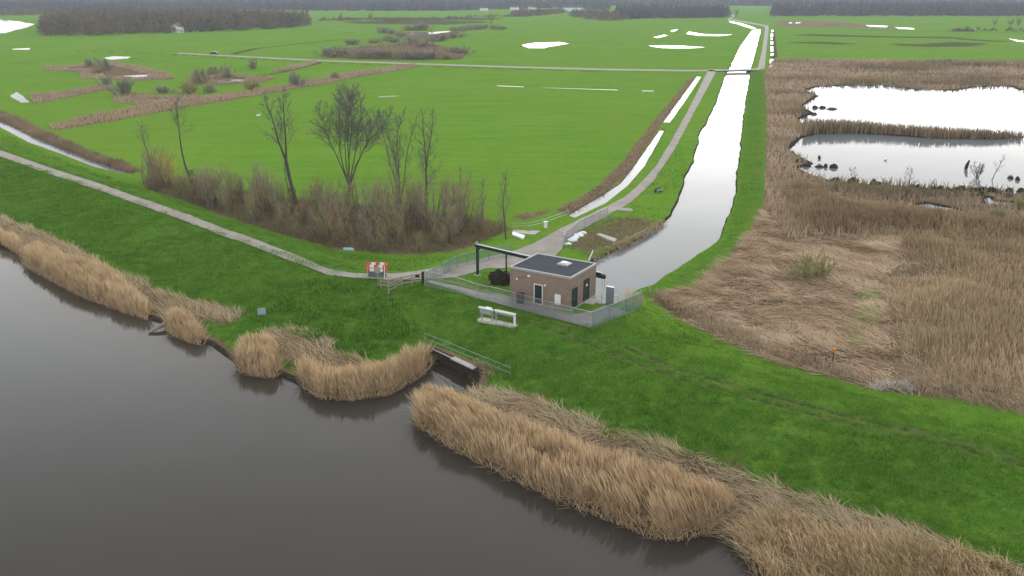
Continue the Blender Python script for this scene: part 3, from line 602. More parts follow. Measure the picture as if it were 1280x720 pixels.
# wetland strips in the fields
M_REED_STRIP = blade_mat('old_strip_reed', (.44, .35, .23), (.26, .195, .125), (.36, .27, .165))
STRIPS = [(n, roughen(P, 6 if n != 'h' else 3, 1.6 if n != 'h' else .4, 33), hh * .8) for n, P, hh in STRIPS]
SL = dict(a='long diagonal strip of dead reeds crossing the green field on the left', b='short dead-reed strip leading right from the small white pool at far left', c='dead reeds ringing the wet hollow nearest the long diagonal strip', d='pale dead reeds round the farthest-left wet hollow with dark bushes',
          e='dead reeds round the middle wet hollow below the parked car', f='large brown reed patch with grey bushes beyond the farm road', g='short brown reed strip reaching up to the farm road', h='dark reed fringe along the far bank of the left ditch', i='grey-brown reed patch round the pale pool beyond the farm road')
for k, (n, P, hh) in enumerate(STRIPS):
    near = n == 'h'; dn = 14 if near else 3.; xy = fill(P, dn, 240 + k); r = RS(250 + k); d = distf(xy)
    if n == 'f': keep = r.rand(len(xy)) < .5; xy, d = xy[keep], d[keep]; r = RS(260 + k)
    if n in 'cdei': # leave the wet middle open
        sd = -sdf(xy[:, 0], xy[:, 1], P, 40.); keep = sd < 9; xy, d = xy[keep], d[keep]; r = RS(270 + k)
    cl = fnoise(xy[:, 0], xy[:, 1], 10., 280 + k)
    V, Fc, T = blades(xy, np.maximum(height(xy[:, 0], xy[:, 1]), 0), hh * (.5 + .9 * cl) * (.6 + .5 * r.rand(len(xy))), r.randn(len(xy), 2) * .3, (.10 if near else .22) * (d / 250) * (.6 + .8 * r.rand(len(xy))) * (1.3 if near else 1), 290 + k, (1, .8, .3))
    T = np.clip(T * .5 + np.repeat(cl, 6) * .8 - .2, 0, 1)
    tag(np_mesh('reed_strip', V, Fc, M_REED_GREY if n in 'fih' else M_REED_STRIP, None, dict(tint=T)), SL[n], 'reeds', 'dead reed strips in the fields')
M_ROUGH = blade_mat('rough_dead_grass', (.30, .25, .15), (.14, .13, .06), (.11, .15, .035))
for k, (P, dn, hh, lab) in enumerate(((DITCHBANK, 7, .7, 'brown dead growth along the field side of the roadside ditch'), (ROUGHBANK, 14, .22, 'rough tan grass on the canal bank behind the pump house'))):
    V, Fc, T = reed_bed(P, '', dn, hh, 300 + k, lean=(0, 0), wid=.08, jitter=.4)
    stuff(np_mesh('dead_growth' if k == 0 else 'rough_grass', V, Fc, M_ROUGH if k else M_REED_GREY, None, dict(tint=T)))

EDGEB = GP([(738, 327), (779, 310), (805, 297), (821, 287), (836, 275), (829, 272), (812, 283), (790, 295), (770, 304), (736, 319)], POLDER)
V, Fc, T = reed_bed(EDGEB, '', 45, .75, 305, lean=(.3, -.3), wid=.05, jitter=.4, minz=0., lobes=.3)
stuff(np_mesh('bank_edge_grass', V, Fc, M_REED_STRIP, None, dict(tint=T)))
# grass on the dike, ragged and tufted
DIKE = np.vstack([GP([(-10, 262), (60, 284), (150, 328), (230, 362), (330, 400), (440, 440), (530, 425), (640, 470), (720, 520), (800, 550), (960, 604), (1290, 712), (1290, 524), (1200, 506), (1120, 493), (1040, 476), (960, 452), (900, 426), (850, 402), (805, 375), (742, 412), (620, 384), (530, 360), (440, 350), (330, 316), (190, 265), (60, 219), (-10, 196)], 1.3)])
P2 = GP([(0, 184), (120, 225), (330, 300), (440, 338), (500, 336), (560, 319), (640, 305), (560, 316), (480, 318), (400, 308), (300, 284), (190, 240), (100, 206), (0, 162)], 1.0)
P3 = GP([(548, 352), (640, 374), (640, 340), (660, 330), (600, 330), (560, 345)], 1.4)
P4 = GP([(700, 310), (722, 290), (790, 255), (850, 180), (860, 210), (845, 262), (815, 285), (745, 322)], .5)
P7 = GP([(805, 375), (850, 402), (900, 426), (960, 452), (1040, 476), (1120, 493), (1200, 506), (1290, 524), (1290, 552), (1200, 530), (1120, 512), (1040, 494), (960, 468), (900, 442), (830, 405)], .6)
P6 = base([(880, 660), (902, 640), (925, 634), (960, 640), (1000, 665), (1060, 690), (1180, 730), (1260, 750), (1290, 735), (1180, 690), (1060, 648), (960, 612), (900, 600), (870, 615)])
gp = []
for k, (P, dn) in enumerate(((DIKE, 62), (P2, 24), (P3, 40), (P4, 12), (GRASSBANK, 7), (P6, 16), (P7, 30))):
    xy = fill(P, dn, 310 + k); r = RS(320 + k); cl = fnoise(xy[:, 0], xy[:, 1], 1.6, 330 + k) * .6 + fnoise(xy[:, 0], xy[:, 1], 7., 340 + k) * .4
    keep = r.rand(len(xy)) < np.clip((cl - .28) * 3., .08, 1) * np.clip(75 / distf(xy), .25, 1.3); keep &= np.minimum(segdist(xy[:, 0], xy[:, 1], TRACK1), segdist(xy[:, 0], xy[:, 1], TRACK2)) > .35 + .3 * r.rand(len(xy))
    xy, cl = xy[keep], cl[keep]; r = RS(350 + k)
    gp.append(blades(xy, height(xy[:, 0], xy[:, 1]) - .02, (.08 + .36 * cl ** 1.5) * (.6 + .7 * r.rand(len(xy))), r.randn(len(xy), 2) * .12, .05 * (.6 + .8 * r.rand(len(xy))) * np.clip(distf(xy) / 70, 1, 2.5), 360 + k, (1, .6, .1)))
V, Fc, T = merge(gp); stuff(np_mesh('dike_grass', V, Fc, M_GRASS, None, dict(tint=T)))
# patches of leafy weeds on the left slope
WEED = GP([(320, 392), (360, 360), (420, 352), (470, 372), (500, 400), (520, 420), (470, 440), (400, 424), (340, 408)], 1.4)
xy = fill(WEED, 26, 370); cl = fnoise(xy[:, 0], xy[:, 1], 1.8, 371); xy = xy[cl > .5]; cl = cl[cl > .5]; r = RS(372)
V, Fc, T = blades(xy, height(xy[:, 0], xy[:, 1]), .25 + .7 * (cl - .5) + .15 * r.rand(len(xy)), r.randn(len(xy), 2) * .2, .12 * (.6 + .8 * r.rand(len(xy))), 373, (.4, 1, .2))
stuff(np_mesh('leafy_weeds', V, Fc, M_WEED, None, dict(tint=T)))
#PART2

# ------------------------------------------------------------------ pump house
A = np.array(G(637.5, 334.5, 5.35)); ANG = math.radians(-31.5)
L_, D_, WH = 7.5, 6.0, 3.62               # front length, depth, wall height
bh = thing('pump_house', 'small brown brick pumping station with a flat dark roof behind the fence', 'pump house', (A[0], A[1], YARD), ANG)
def HB(x, y, z=0): return Vector((A[0], A[1], YARD)) + Vector((x * math.cos(ANG) - y * math.sin(ANG), x * math.sin(ANG) + y * math.cos(ANG), z))
MB().box((0, 0, -1.5), (L_, D_, WH)).build('wall', M_BRICK, bh)
M_TRIM = plain('light_metal_trim', (.27, .265, .25), .6, .08)
rf = MB().box((.16, .16, WH + .002), (L_ - .16, D_ - .16, WH + .05)).build('roof', M_ROOF, bh)
t = MB()
for a_, b_ in (((-.05, -.05), (L_ + .05, .16)), ((-.05, D_ - .16), (L_ + .05, D_ + .05)), ((-.05, .162), (.158, D_ - .162)), ((L_ - .158, .162), (L_ + .05, D_ - .162))):
    t.box((a_[0], a_[1], WH - .10), (b_[0], b_[1], WH + .12))
t.build('roof_edging', M_TRIM, bh)
sk = MB().box((4.0, 3.3, WH + .05), (5.3, 4.5, WH + .2)).build('rooflight', M_TRIM, bh)
dm = MB(); x0, x1, y0, y1, z0 = 4.05, 5.25, 3.35, 4.45, WH + .202
dm.add([(x0, y0, z0), (x1, y0, z0), (x1, y1, z0), (x0, y1, z0), (x0 + .25, y0 + .25, z0 + .16), (x1 - .25, y0 + .25, z0 + .16), (x1 - .25, y1 - .25, z0 + .16), (x0 + .25, y1 - .25, z0 + .16)],
       [(4, 5, 6, 7), (0, 1, 5, 4), (1, 2, 6, 5), (2, 3, 7, 6), (3, 0, 4, 7)])
dm.build('dome', plain('milky_dome', (.40, .43, .47), .4, .1), sk)
MB().box((-.06, -.06, -1.5), (L_ + .06, -.002, .12)).box((L_ + .002, -.06, -1.5), (L_ + .06, D_, .12)).build('plinth', M_CONC, bh)
def door(x, w, h, face, frame_mat, z0=.13, name='door', handle=True, hole=False):
    ty = (lambda a, b, z: (a, -b, z)) if face == 'front' else (lambda a, b, z: (L_ + b, a, z))
    def bx(mb, a0, a1, d0, d1, zz0, zz1):
        p, q = ty(a0, d0, zz0), ty(a1, d1, zz1); return mb.box(tuple(min(i, j) for i, j in zip(p, q)), tuple(max(i, j) for i, j in zip(p, q)))
    d_ = bx(MB(), x, x + w, .003, .05, z0, z0 + h).build(name, M_DKGREEN, bh)
    f_ = MB(); fw = .09
    bx(f_, x - fw, x - .001, .003, .08, z0 - .02, z0 + h + fw); bx(f_, x + w + .001, x + w + fw, .003, .08, z0 - .02, z0 + h + fw); bx(f_, x, x + w, .003, .08, z0 + h + .001, z0 + h + fw)
    if face == 'front': bx(f_, x, x + w, .003, .08, z0 - .07, z0 - .001)
    f_.build('door_frame', frame_mat, d_)
    if handle: bx(MB(), x + .1, x + .22, .052, .10, z0 + 1.0, z0 + 1.05).build('handle', M_STEEL, d_)
    return d_
door(3.15, .92, 2.1, 'front', M_WHITE)['label'] = 'dark green front door in a white frame'
door(.42, .95, 2.1, 'side', M_DKGREEN)['label'] = 'dark side door near the front corner'
d2 = door(3.1, 1.1, 2.35, 'side', M_DKGREEN); d2['label'] = 'taller dark side door with a small notice'
MB().box((L_ + .052, 3.5, 1.75), (L_ + .065, 3.85, 2.0)).build('notice', M_WHITE, d2)
MB().box((L_ + .002, 2.9, .0), (L_ + 1.2, 4.5, .14)).build('doorstep', M_CONC, bh)
wp = MB().box((5.65, -.10, .45), (6.35, -.003, 1.6)).build('wall_panel', M_WHITE, bh); wp['label'] = 'white hatch cover low on the front wall'
MB().box((5.6, -.07, 1.602), (6.4, -.003, 1.66)).build('panel_hood', M_STEEL, wp)
for x, z, w in ((.95, 2.5, .2), (2.45, 3.05, .34), (4.45, 2.35, .22)):
    lp = MB().box((x - w / 2, -.16, z - .1), (x + w / 2, -.003, z + .1)).build('wall_lamp', M_WHITE, bh, bevel=.03)
    MB().box((x - w / 2 + .03, -.15, z - .14), (x + w / 2 - .03, -.03, z - .102)).build('lamp_glass', M_GLASSY, lp)
MB().bar((.95, -.02, 2.62), (2.28, -.02, 2.95), .03).build('cable', M_BLACK, bh)
MB().tube([(-.06, 2.2, WH - .1), (-.06, 2.2, -.4)], .045).build('downpipe', M_STEEL, bh)
# control cabinet standing in front of the wall
p = HB(1.75, -.75); k = thing('control_cabinet', 'low dark green control cabinet with a black lid left of the front door', 'cabinet', (p.x, p.y, hz(p.x, p.y)), ANG)
MB().box((-.32, -.22, .0), (.32, .22, 1.05)).build('cabinet_body', M_DKGREEN, k, bevel=.015)
MB().box((-.37, -.27, 1.052), (.37, .27, 1.16)).add([(-.37, -.27, 1.16), (.37, -.27, 1.16), (.37, .27, 1.16), (-.37, .27, 1.16), (-.30, 0, 1.26), (.30, 0, 1.26)], [(0, 1, 5, 4), (2, 3, 4, 5), (1, 2, 5), (3, 0, 4)]).build('lid', M_BLACK, k)
MB().box((-.29, -.245, .06), (-.01, -.222, .98)).box((.01, -.245, .06), (.29, -.222, .98)).build('cabinet_door', plain('cabinet_green', (.03, .055, .05), .5), k)
# trash rake gantry behind the building
g0 = np.array(G(597, 335, 1.3)); g1 = np.array(G(751, 341.5, 4.3)); gd = (g1 - g0) / np.hypot(*(g1 - g0)); glen = np.hypot(*(g1 - g0)); gz = hz(*g0)
k = thing('trash_rake_gantry', 'dark green overhead rail with one post running behind the pump house', 'gantry crane', (g0[0], g0[1], gz), math.atan2(gd[1], gd[0]))
ZT = 4.32 - gz
b_ = MB().bar((0, 0, -.3), (0, 0, ZT - .02), .26); b_.build('post', M_DKGREEN, k)
MB().box((-.35, -.35, -.1), (.35, .35, .12)).build('footing', M_CONC, k)
MB().bar((0, 0, ZT - .8), (.8, 0, ZT - .05), .12).build('brace', M_DKGREEN, k)
bm_ = MB().box((-.35, -.14, ZT - .16), (glen + .1, -.02, ZT + .0)).box((-.35, -.02, ZT - .28), (glen + .1, .02, ZT + .02)).box((-.35, -.16, ZT - .34), (glen + .1, .16, ZT - .282)).build('beam', M_DKGREEN, k)
MB().box((-.38, -.10, ZT + .022), (glen + .1, .14, ZT + .07)).build('beam_cover', plain('pale_beam_cover', (.36, .40, .39), .5), bm_)
MB().bar((-.2, -.05, ZT + .1), (-.2, .3, ZT + .28), .16).build('end_stop', M_STEEL, bm_)
for xx in np.linspace(4.5, glen - 2.5, 3): MB().bar((xx, .15, ZT - .15), (xx, .15, -2.2), .14).build('post', M_DKGREEN, k)
ho = MB().tube([(glen - .45, 0, ZT - .35), (glen + .55, 0, ZT - .35)], .26, 12).build('hoist', M_BLACK, k, True)
MB().tube([(glen + .25, -.08, ZT - .6), (glen + .30, -.10, ZT - 1.5), (glen + .42, 0, ZT - 2.0), (glen + .5, .1, ZT - 1.4), (glen + .45, .1, ZT - .6)], .025, 5).build('chain', M_STEEL, ho)
# compost / raked weed heap left of the building
c0 = GH(626, 353, 1.6); r = RS(5)
def lump(name, loc, rx, ry, rz_, mat, seed, nu=28, nv=14, amp=.35, parent=None, sc=2.2):
    u = np.linspace(0, 2 * PI, nu, endpoint=False); v = np.linspace(0, PI / 2, nv); U, Vv = np.meshgrid(u, v, indexing='ij')
    X = np.cos(U) * np.cos(Vv); Y = np.sin(U) * np.cos(Vv); Z = np.sin(Vv)
    rr_ = 1 + (fnoise(X * 2 + Z + seed, Y * 2 - Z, 1 / sc, seed) - .5) * 2 * amp
    V = np.stack([loc[0] + X * rx * rr_, loc[1] + Y * ry * rr_, loc[2] - .12 + Z * rz_ * rr_], -1).reshape(-1, 3)
    f = [(i * nv + j, ((i + 1) % nu) * nv + j, ((i + 1) % nu) * nv + j + 1, i * nv + j + 1) for i in range(nu) for j in range(nv - 1)]
    return np_mesh(name, V, f, mat, parent, None, True)
def tangle(P, loc, rx, ry, hh, n, seed, mat, name, parent=None, length=.6):
    r = RS(seed); a = r.rand(n) * 2 * PI; q = np.sqrt(r.rand(n)); xy = np.stack([loc[0] + np.cos(a) * q * rx, loc[1] + np.sin(a) * q * ry], 1); z = loc[2] + hh * np.sqrt(np.clip(1 - q * q, 0, 1)) - .1
    b = r.rand(n) * 2 * PI; V, Fc, T = blades(xy, z, (r.rand(n) - .25) * length * .7, np.stack([np.cos(b), np.sin(b)], 1) * length * (.4 + r.rand(n))[:, None], np.full(n, .06), seed + 1, (1, .8, .2))
    return np_mesh(name, V, Fc, mat, parent, dict(tint=T))
o = lump('weed_heap', c0, 1.45, 1.2, 1.5, M_DIRT, 3, amp=.5); tag(o, 'dark brown heap of raked weed beside the pump house', 'heap')
tangle(None, (c0.x, c0.y, c0.z), 1.5, 1.25, 1.3, 260, 7, M_SEDGE, 'loose_stems', None).parent = o
b0 = GH(610, 356, 1.7); b1 = GH(620, 348, 1.7); tag(MB().bar((b0.x, b0.y, b0.z + .1), (b1.x, b1.y, b1.z + .1), .18, .14).build('timber_beam', M_WOOD), 'grey timber lying on the grass at the foot of the weed heap', 'timber')
# upright grey panel and quay railing on the canal side
p = GH(762, 381, 1.7); k = thing('steel_slab', 'tall grey steel slab standing upright beside the canal railing', 'panel', p, ANG)
MB().box((-.42, -.12, -.2), (.42, .12, 2.0)).build('plate', plain('dark_grey_steel', (.14, .16, .17), .5, .15), k); MB().box((-.46, -.16, 2.002), (.46, .16, 2.08)).build('cap', M_STEEL, k)
QW = [GP([(743, 370)], 1.6)[0], GP([(752, 377)], 1.6)[0], GP([(760, 380)], 1.6)[0], GP([(772, 381.5)], 1.6)[0]]
def railing(name, pts, hgt, label, mats=(M_STEEL, M_STEEL), rails=(1, .5), n=None, rad=.03, zbase=None, cat='railing'):
    pts = [Vector((p[0], p[1], zbase if zbase is not None else hz(p[0], p[1]))) for p in pts]
    k = thing(name, label, cat, pts[0]); o_ = pts[0]
    for p in pts: MB().tube([p - o_ - Vector((0, 0, .3)), p - o_ + Vector((0, 0, hgt))], rad, 6).build('post', mats[0], k)
    for f_ in rails: MB().tube([p - o_ + Vector((0, 0, hgt * f_ - .01)) for p in pts], rad * .95, 6).build('rail', mats[1], k)
    return k
railing('quay_railing', QW, 1.0, 'steel railing between the pump house corner and the grey slab', zbase=1.6)
# concrete quay along the intake
qa, qb, qc = GP([(700, 345), (752, 382), (774, 384)], 1.4)
qw = MB()
for a_, b_ in ((qa, qb), (qb, qc)): qw.bar((a_[0], a_[1], .2), (b_[0], b_[1], .2), .35, 2.4)
tag(qw.build('quay_wall', M_CONC), 'concrete quay wall of the canal intake behind the pump house', 'wall')

# ------------------------------------------------------------------ fences
def fence(name, pts, hgt, label, post_every=2.5, wire=.013, gap=.085, mat=M_STEEL, tops=True, cat='fence', slats=0):
    P = [Vector(p) for p in pts]; q = [P[0]]
    for a_, b_ in zip(P[:-1], P[1:]):
        n = max(1, round((b_ - a_).xy.length / post_every))
        for i in range(1, n + 1): c_ = a_ + (b_ - a_) * i / n; q.append(Vector((c_.x, c_.y, hz(c_.x, c_.y))))
    q[0].z = hz(q[0].x, q[0].y)
    k = thing(name, label, cat, q[0]); o_ = q[0].copy()
    for p in q: MB().bar(p - o_ - Vector((0, 0, .3)), p - o_ + Vector((0, 0, hgt + .08)), .07).build('post', mat, k)
    for a_, b_ in zip(q[:-1], q[1:]):
        a_ = a_ - o_; b_ = b_ - o_; w = MB(); d_ = b_ - a_; n = max(2, int(d_.xy.length / gap)); sx = Vector((d_.x, d_.y, 0)).normalized() * (slats or wire) / 2; nx = Vector((-sx.y, sx.x, 0)).normalized() * wire / 2
        for i in range(1, n):
            p = a_ + d_ * i / n; z0 = Vector((0, 0, .05)); z1 = Vector((0, 0, hgt))
            w.add([p - sx - nx + z0, p + sx - nx + z0, p + sx + nx + z0, p - sx + nx + z0, p - sx - nx + z1, p + sx - nx + z1, p + sx + nx + z1, p - sx + nx + z1], [(0, 1, 5, 4), (1, 2, 6, 5), (2, 3, 7, 6), (3, 0, 4, 7), (4, 5, 6, 7)])
        for f_ in (.05, .35, .65, 1.0): w.bar(a_ + Vector((0, 0, hgt * f_)), b_ + Vector((0, 0, hgt * f_)), .045 if f_ == 1. else .028, .045 if f_ == 1. else .028)
        w.build('mesh_panel', mat, k)
    return k
FZ = YARD
f0 = GH(531, 357, 2.); f1 = GH(620, 379, 1.9); f2 = GH(740, 411, 1.8); f3 = GH(801, 386, 1.6)
fence('mesh_fence', [f0, f1, f2], 1.75, 'long grey mesh fence along the dike in front of the pump house')
fence('palisade_fence', [f2 + Vector((.05, .03, 0)), f3], 1.8, 'greenish palisade fence running from the front corner towards the canal', slats=.03, gap=.09, mat=M_STEELGREEN)
pp = [GH(x, y, 1.) for x, y in ((553, 346), (562, 341), (572, 335.5), (584, 332), (611, 326), (640, 320))]
fence('mesh_fence', pp, 1.7, 'curved mesh fence on the path side behind the weed heap and gantry post', mat=M_STEELGREEN, wire=.014)
g_a, g_b = GH(533, 355, 1.9), GH(551, 346.5, 1.6)
gate = fence('mesh_gate', [g_a, g_b], 1.5, 'grey mesh gate closing the pump house yard beside the path', post_every=4, wire=.012, cat='gate')
tp = GH(545.5, 345, 1.6); tag(MB().tube([tp - Vector((0, 0, .2)), tp + Vector((0, 0, 1.1))], .05, 6).build('steel_post', M_STEEL), 'single thin steel post at the yard gate on the path edge', 'post')
# splayed guard rods at the canal end of the palisade
k = thing('splayed_guard', 'fan of slanting steel bars at the canal end of the palisade fence', 'guard', f3)
for i in range(6):
    a_ = (f2 - f3) * (.08 + .085 * i); MB().bar(a_ + Vector((0, 0, 1.75)), a_ + Vector((.45, .55, 2.1)), .06).build('bar', M_STEEL, k)
# fence along the road with white sheets at its foot
rp = [GH(x, y, .6) for x, y in ((705, 308), (708, 301), (722, 290), (740, 280), (759, 271))]
fence('mesh_fence', rp, 1.5, 'thin mesh fence on the canal side of the road past the pump house', wire=.012)
M_PLW = M_PLASTIC
for i, (px, py, s_) in enumerate(((710, 305.5, .55), (715, 301, .75), (718.5, 297.5, .6), (724, 294.5, .7), (728, 291.5, .55))):
    p = GH(px, py, .6); o = lump('plastic_sack', p, s_ * 1.0, s_ * .6, s_ * .75, M_PLW, 40 + i, 20, 9, .45)
    tag(o, ['small crumpled white plastic sack, first in the row at the road fence', 'large crumpled white sack second in the row at the road fence', 'middle white plastic sack in the row at the road fence', 'bulky white sack fourth in the row at the road fence', 'last and farthest white sack in the row at the road fence'][i], 'sack', 'white sacks at the road fence')
p = GH(781, 263, .5); o = lump('stone_block', p, 1.3, .6, .5, M_CONC, 51, 16, 8, .3); tag(o, 'pale block of rubble lying at the road edge beyond the road fence', 'block')
# concrete slab, rough culvert parts
def slab(pxs, z, th, name, mat, label, cat):
    P = [GH(x, y, z) for x, y in pxs]; t = max(p.z for p in P) + th
    v = [(p.x, p.y, t) for p in P] + [(p.x, p.y, t - th - .35) for p in P]; n = len(P)
    return tag(MB().add(v, [tuple(range(n))[::-1] if False else tuple(range(n)), tuple(range(n, 2 * n))[::-1]] + [(i, i + n, (i + 1) % n + n, (i + 1) % n) for i in range(n)]).build(name, mat), label, cat)
slab([(745, 294), (750, 293), (771, 301), (768, 304)], .5, .18, 'concrete_slab', M_CONC, 'pale concrete slab half buried in rough grass on the canal bank', 'slab')
slab([(640, 294.5), (641, 291), (656, 296), (654, 300)], .7, .2, 'board_stack', M_WHITE, 'flat stack of whitish boards lying left of the road', 'boards')
slab([(429, 312.5), (430, 310.8), (443, 311.2), (442.5, 313.5)], .6, .15, 'plastic_tray', M_BLUE, 'pale blue plastic tray lying on grass below the thicket', 'tray')
slab([(640, 291), (642, 288.5), (676, 288.5), (668, 294)], .5, .03, 'concrete_apron', M_CONC, 'grey concrete apron beside the road at the ditch end', 'apron')
railing('culvert_railing', [GH(x, y, .5) for x, y in ((641, 287), (661, 287), (681, 282), (700, 275), (711, 271))], 1.0, 'thin grey railing round the end of the roadside ditch', rails=(1, .55))
p = GH(682, 285, .5); tag(MB().box((p.x - .25, p.y - .2, p.z - .1), (p.x + .25, p.y + .2, p.z + .9)).box((p.x - .3, p.y - .25, p.z + .902), (p.x + .3, p.y + .25, p.z + 1.0)).build('marker_block', M_WHITE), 'short white marker block on the culvert railing', 'marker')
wp_, wq_ = GH(735.5, 325.5, .4), GH(741, 321.5, .4); tag(MB().tube([wp_ + Vector((0, 0, -.1)), wq_ + Vector((0, 0, .9))], .09, 8).build('outlet_pipe', M_WHITE), 'short white pipe poking out of the canal bank behind the roof', 'pipe')
# overturned dark thing on the verge
p = GH(823, 240, .5); k = thing('feed_trough', 'small dark trough tipped on its side on the grass verge by the canal', 'trough', p, .6)
MB().add([(-.7, -.35, 0), (.7, -.35, 0), (.7, .1, .75), (-.7, .1, .75), (-.7, .35, 0), (.7, .35, 0)], [(0, 1, 2, 3), (5, 4, 3, 2), (0, 3, 4), (1, 5, 2), (1, 0, 4, 5)]).build('trough_body', M_DKGREEN, k)
MB().box((-.75, -.45, .02), (-.45, -.36, .6)).box((-.4, -.45, .3), (.5, -.36, .62)).build('pale_side', M_STEEL, k)

# ------------------------------------------------------------------ stop-log rack on a slab
a_ = GH(599, 401, 2.); b_ = GH(646, 409, 2.); dd = (b_ - a_); an = math.atan2(dd.y, dd.x); ln_ = dd.xy.length; zz = max(a_.z, b_.z)
k = thing('pipe_rack', 'two white pipes on low posts over a concrete slab on the dike', 'pipe rack', (a_.x, a_.y, zz), an)
MB().box((0, -.35, -.6), (ln_, .45, .12)).build('slab', M_CONC, k)
x1_, x2_ = ln_ * .36, ln_ - .25
for xx in (.35, x1_): MB().bar((xx, 0, .121), (xx, 0, 1.28), .15).build('post', M_STEEL, k)
MB().bar((x1_ + .42, .05, .121), (x1_ + .42, .05, 1.1), .13).build('post', M_STEEL, k); MB().bar((x2_, 0, .121), (x2_, 0, 1.28), .17).build('post', M_WHITE, k)
MB().tube([(.0, 0, 1.3), (x1_ + .12, 0, 1.3)], .13, 10).build('pipe', M_WHITE, k, True); MB().tube([(x1_ + .32, .02, 1.3), (x2_ + .1, 0, 1.3)], .14, 10).build('pipe', M_WHITE, k, True)
MB().tube([(x1_ * .55, 0, 1.38), (x1_ * .9, 0, 1.38)], .16, 8).build('float', M_PLASTIC, k, True); MB().box((.2, -.16, .75), (x1_ - .1, -.08, 1.15)).build('mesh_plate', plain('grey_plate', (.22, .26, .24), .6), k)
MB().box((x1_ + .6, .06, .95), (x2_ - .1, .12, 1.17)).build('plate', plain('grey_plate', (.22, .26, .24), .6), k)

# ------------------------------------------------------------------ inlet wall, its cap and handrail
w0, w1 = GP([(541, 449)], 0)[0], GP([(603, 479)], 0)[0]; dv = (w1 - w0) / np.hypot(*(w1 - w0)); nv_ = np.array([-dv[1], dv[0]]) if -dv[1] * 0 + dv[0] > 0 else np.array([dv[1], -dv[0]])
k = thing('inlet_wall', 'dark timber sheet wall closing the narrow river inlet', 'retaining wall', (w0[0], w0[1], 0), math.atan2(dv[1], dv[0])); wl_ = np.hypot(*(w1 - w0))
m = MB(); x = -.6
while x < wl_ + .5: m.box((x, -.1 - .03 * (int(x * 5) % 2), -1.2), (x + .235, .16, 1.08)); x += .24
m.build('sheeting', M_DKWOOD, k); MB().box((-.7, -.2, .70), (wl_ + .6, -.13, .86)).build('waling', M_DKWOOD, k)
MB().box((wl_ * .42, -.3, 1.082), (wl_ * .86, .28, 1.2)).build('cap', M_CONC, k)
MB().box((-.7, -.16, 1.082), (wl_ * .42 - .002, .2, 1.15)).build('capping', M_WOOD, k)
pts = [GH(x, y, 1.6) for x, y in ((531, 428), (556, 438), (580, 448), (604, 458), (624, 466), (638, 472))]
railing('inlet_handrail', pts, 1.0, 'grey-green tubular handrail on the grass above the river inlet', mats=(M_STEELGREEN, M_STEELGREEN), rails=(1, .45), rad=.026)
dk = reed_thing(GP([(588, 470), (600, 474), (628, 466), (624, 458), (600, 456), (584, 460)], 1.0), 'reddish drooping dead growth at the right end of the inlet wall', 30, .9, 400, None, mat=M_REED_GREY, lobes=0)

# ------------------------------------------------------------------ barrier, sign post, kissing gate, slope posts
p = GH(471, 347.5, 2.); k = thing('road_barrier', 'red and white striped barrier boards blocking the gravel path', 'barrier', p, -.10)
for yy in (0, .75):
    for z_ in (.98, 1.42) if yy == 0 else (1.5,):
        bd = MB().box((-1.3, yy - .03, z_ - .17), (1.3, yy + .03, z_ + .17)).build('board', M_WHITE, k); st = MB()
        for i in range(3): x = -1.3 + i * 1.04; st.box((x, yy - .036, z_ - .172), (x + .52, yy + .036, z_ + .172))
        st.build('red_stripe', M_RED, bd)
for xx in (-1.0, 1.0):
    MB().bar((xx, -.35, -.1), (xx, .02, 1.6), .07).bar((xx, .75, -.1), (xx, .70, 1.6), .07).build('leg', M_WHITE if xx > 0 else M_STEEL, k)
MB().box((-1.05, .08, .05), (1.0, .68, .75)).build('ballast', plain('dark_ballast', (.10, .12, .11), .7), k, bevel=.05)
p = GH(473, 359.5, 2.); k = thing('sign_post', 'thin grey signpost seen from behind in front of the striped barrier', 'sign post', p)
MB().tube([(0, 0, -.2), (0, 0, 2.5)], .045, 8).build('pole', M_STEEL, k); MB().box((-.3, -.02, 1.75), (.3, .0, 2.45)).build('sign_back', M_STEEL, k); MB().box((-.12, -.12, -.1), (.12, .12, .12)).build('footing', M_DKWOOD, k)
q = [GH(x, y, 2.) for x, y in ((476, 360), (486, 362.5), (494, 361), (502, 359), (515, 356.5), (529, 354.5))]
k = thing('wooden_gate', 'weathered wooden kissing gate and rails beside the end of the mesh fence', 'gate', q[0])
for i, p in enumerate(q): MB().bar(p - q[0] - Vector((0, 0, .2)), p - q[0] + Vector((0, 0, 1.25 if i < 5 else 1.5)), .16 if i < 5 else .3).build('post', M_WOOD if i < 5 else M_DKGREEN, k)
for i in (0, 1, 2, 3, 4):
    for z_ in (.45, .85, 1.15): MB().bar(q[i] - q[0] + Vector((0, 0, z_)), q[i + 1] - q[0] + Vector((0, 0, z_)), .06, .13).build('rail', M_WOOD, k)
c_ = (q[1] + q[2]) / 2 - q[0]; e_ = Vector((-.2, -1.3, hz(q[1].x, q[1].y - 1.3) - q[1].z)) + c_
for z_ in (.45, .85, 1.15): MB().bar(q[1] - q[0] + Vector((0, 0, z_)), e_ + Vector((0, 0, z_)), .06, .12).bar(q[3] - q[0] + Vector((0, 0, z_)), e_ + Vector((0, 0, z_)), .06, .12).build('rail', M_WOOD, k)
MB().bar(e_ - Vector((0, 0, .2)), e_ + Vector((0, 0, 1.2)), .15).build('post', M_WOOD, k)
mm = (q[4] + q[5]) / 2 - q[0]; MB().box((mm.x - .25, mm.y - .12, .85), (mm.x + .25, mm.y - .08, 1.2)).build('notice', M_BLACK, k)
s0 = None
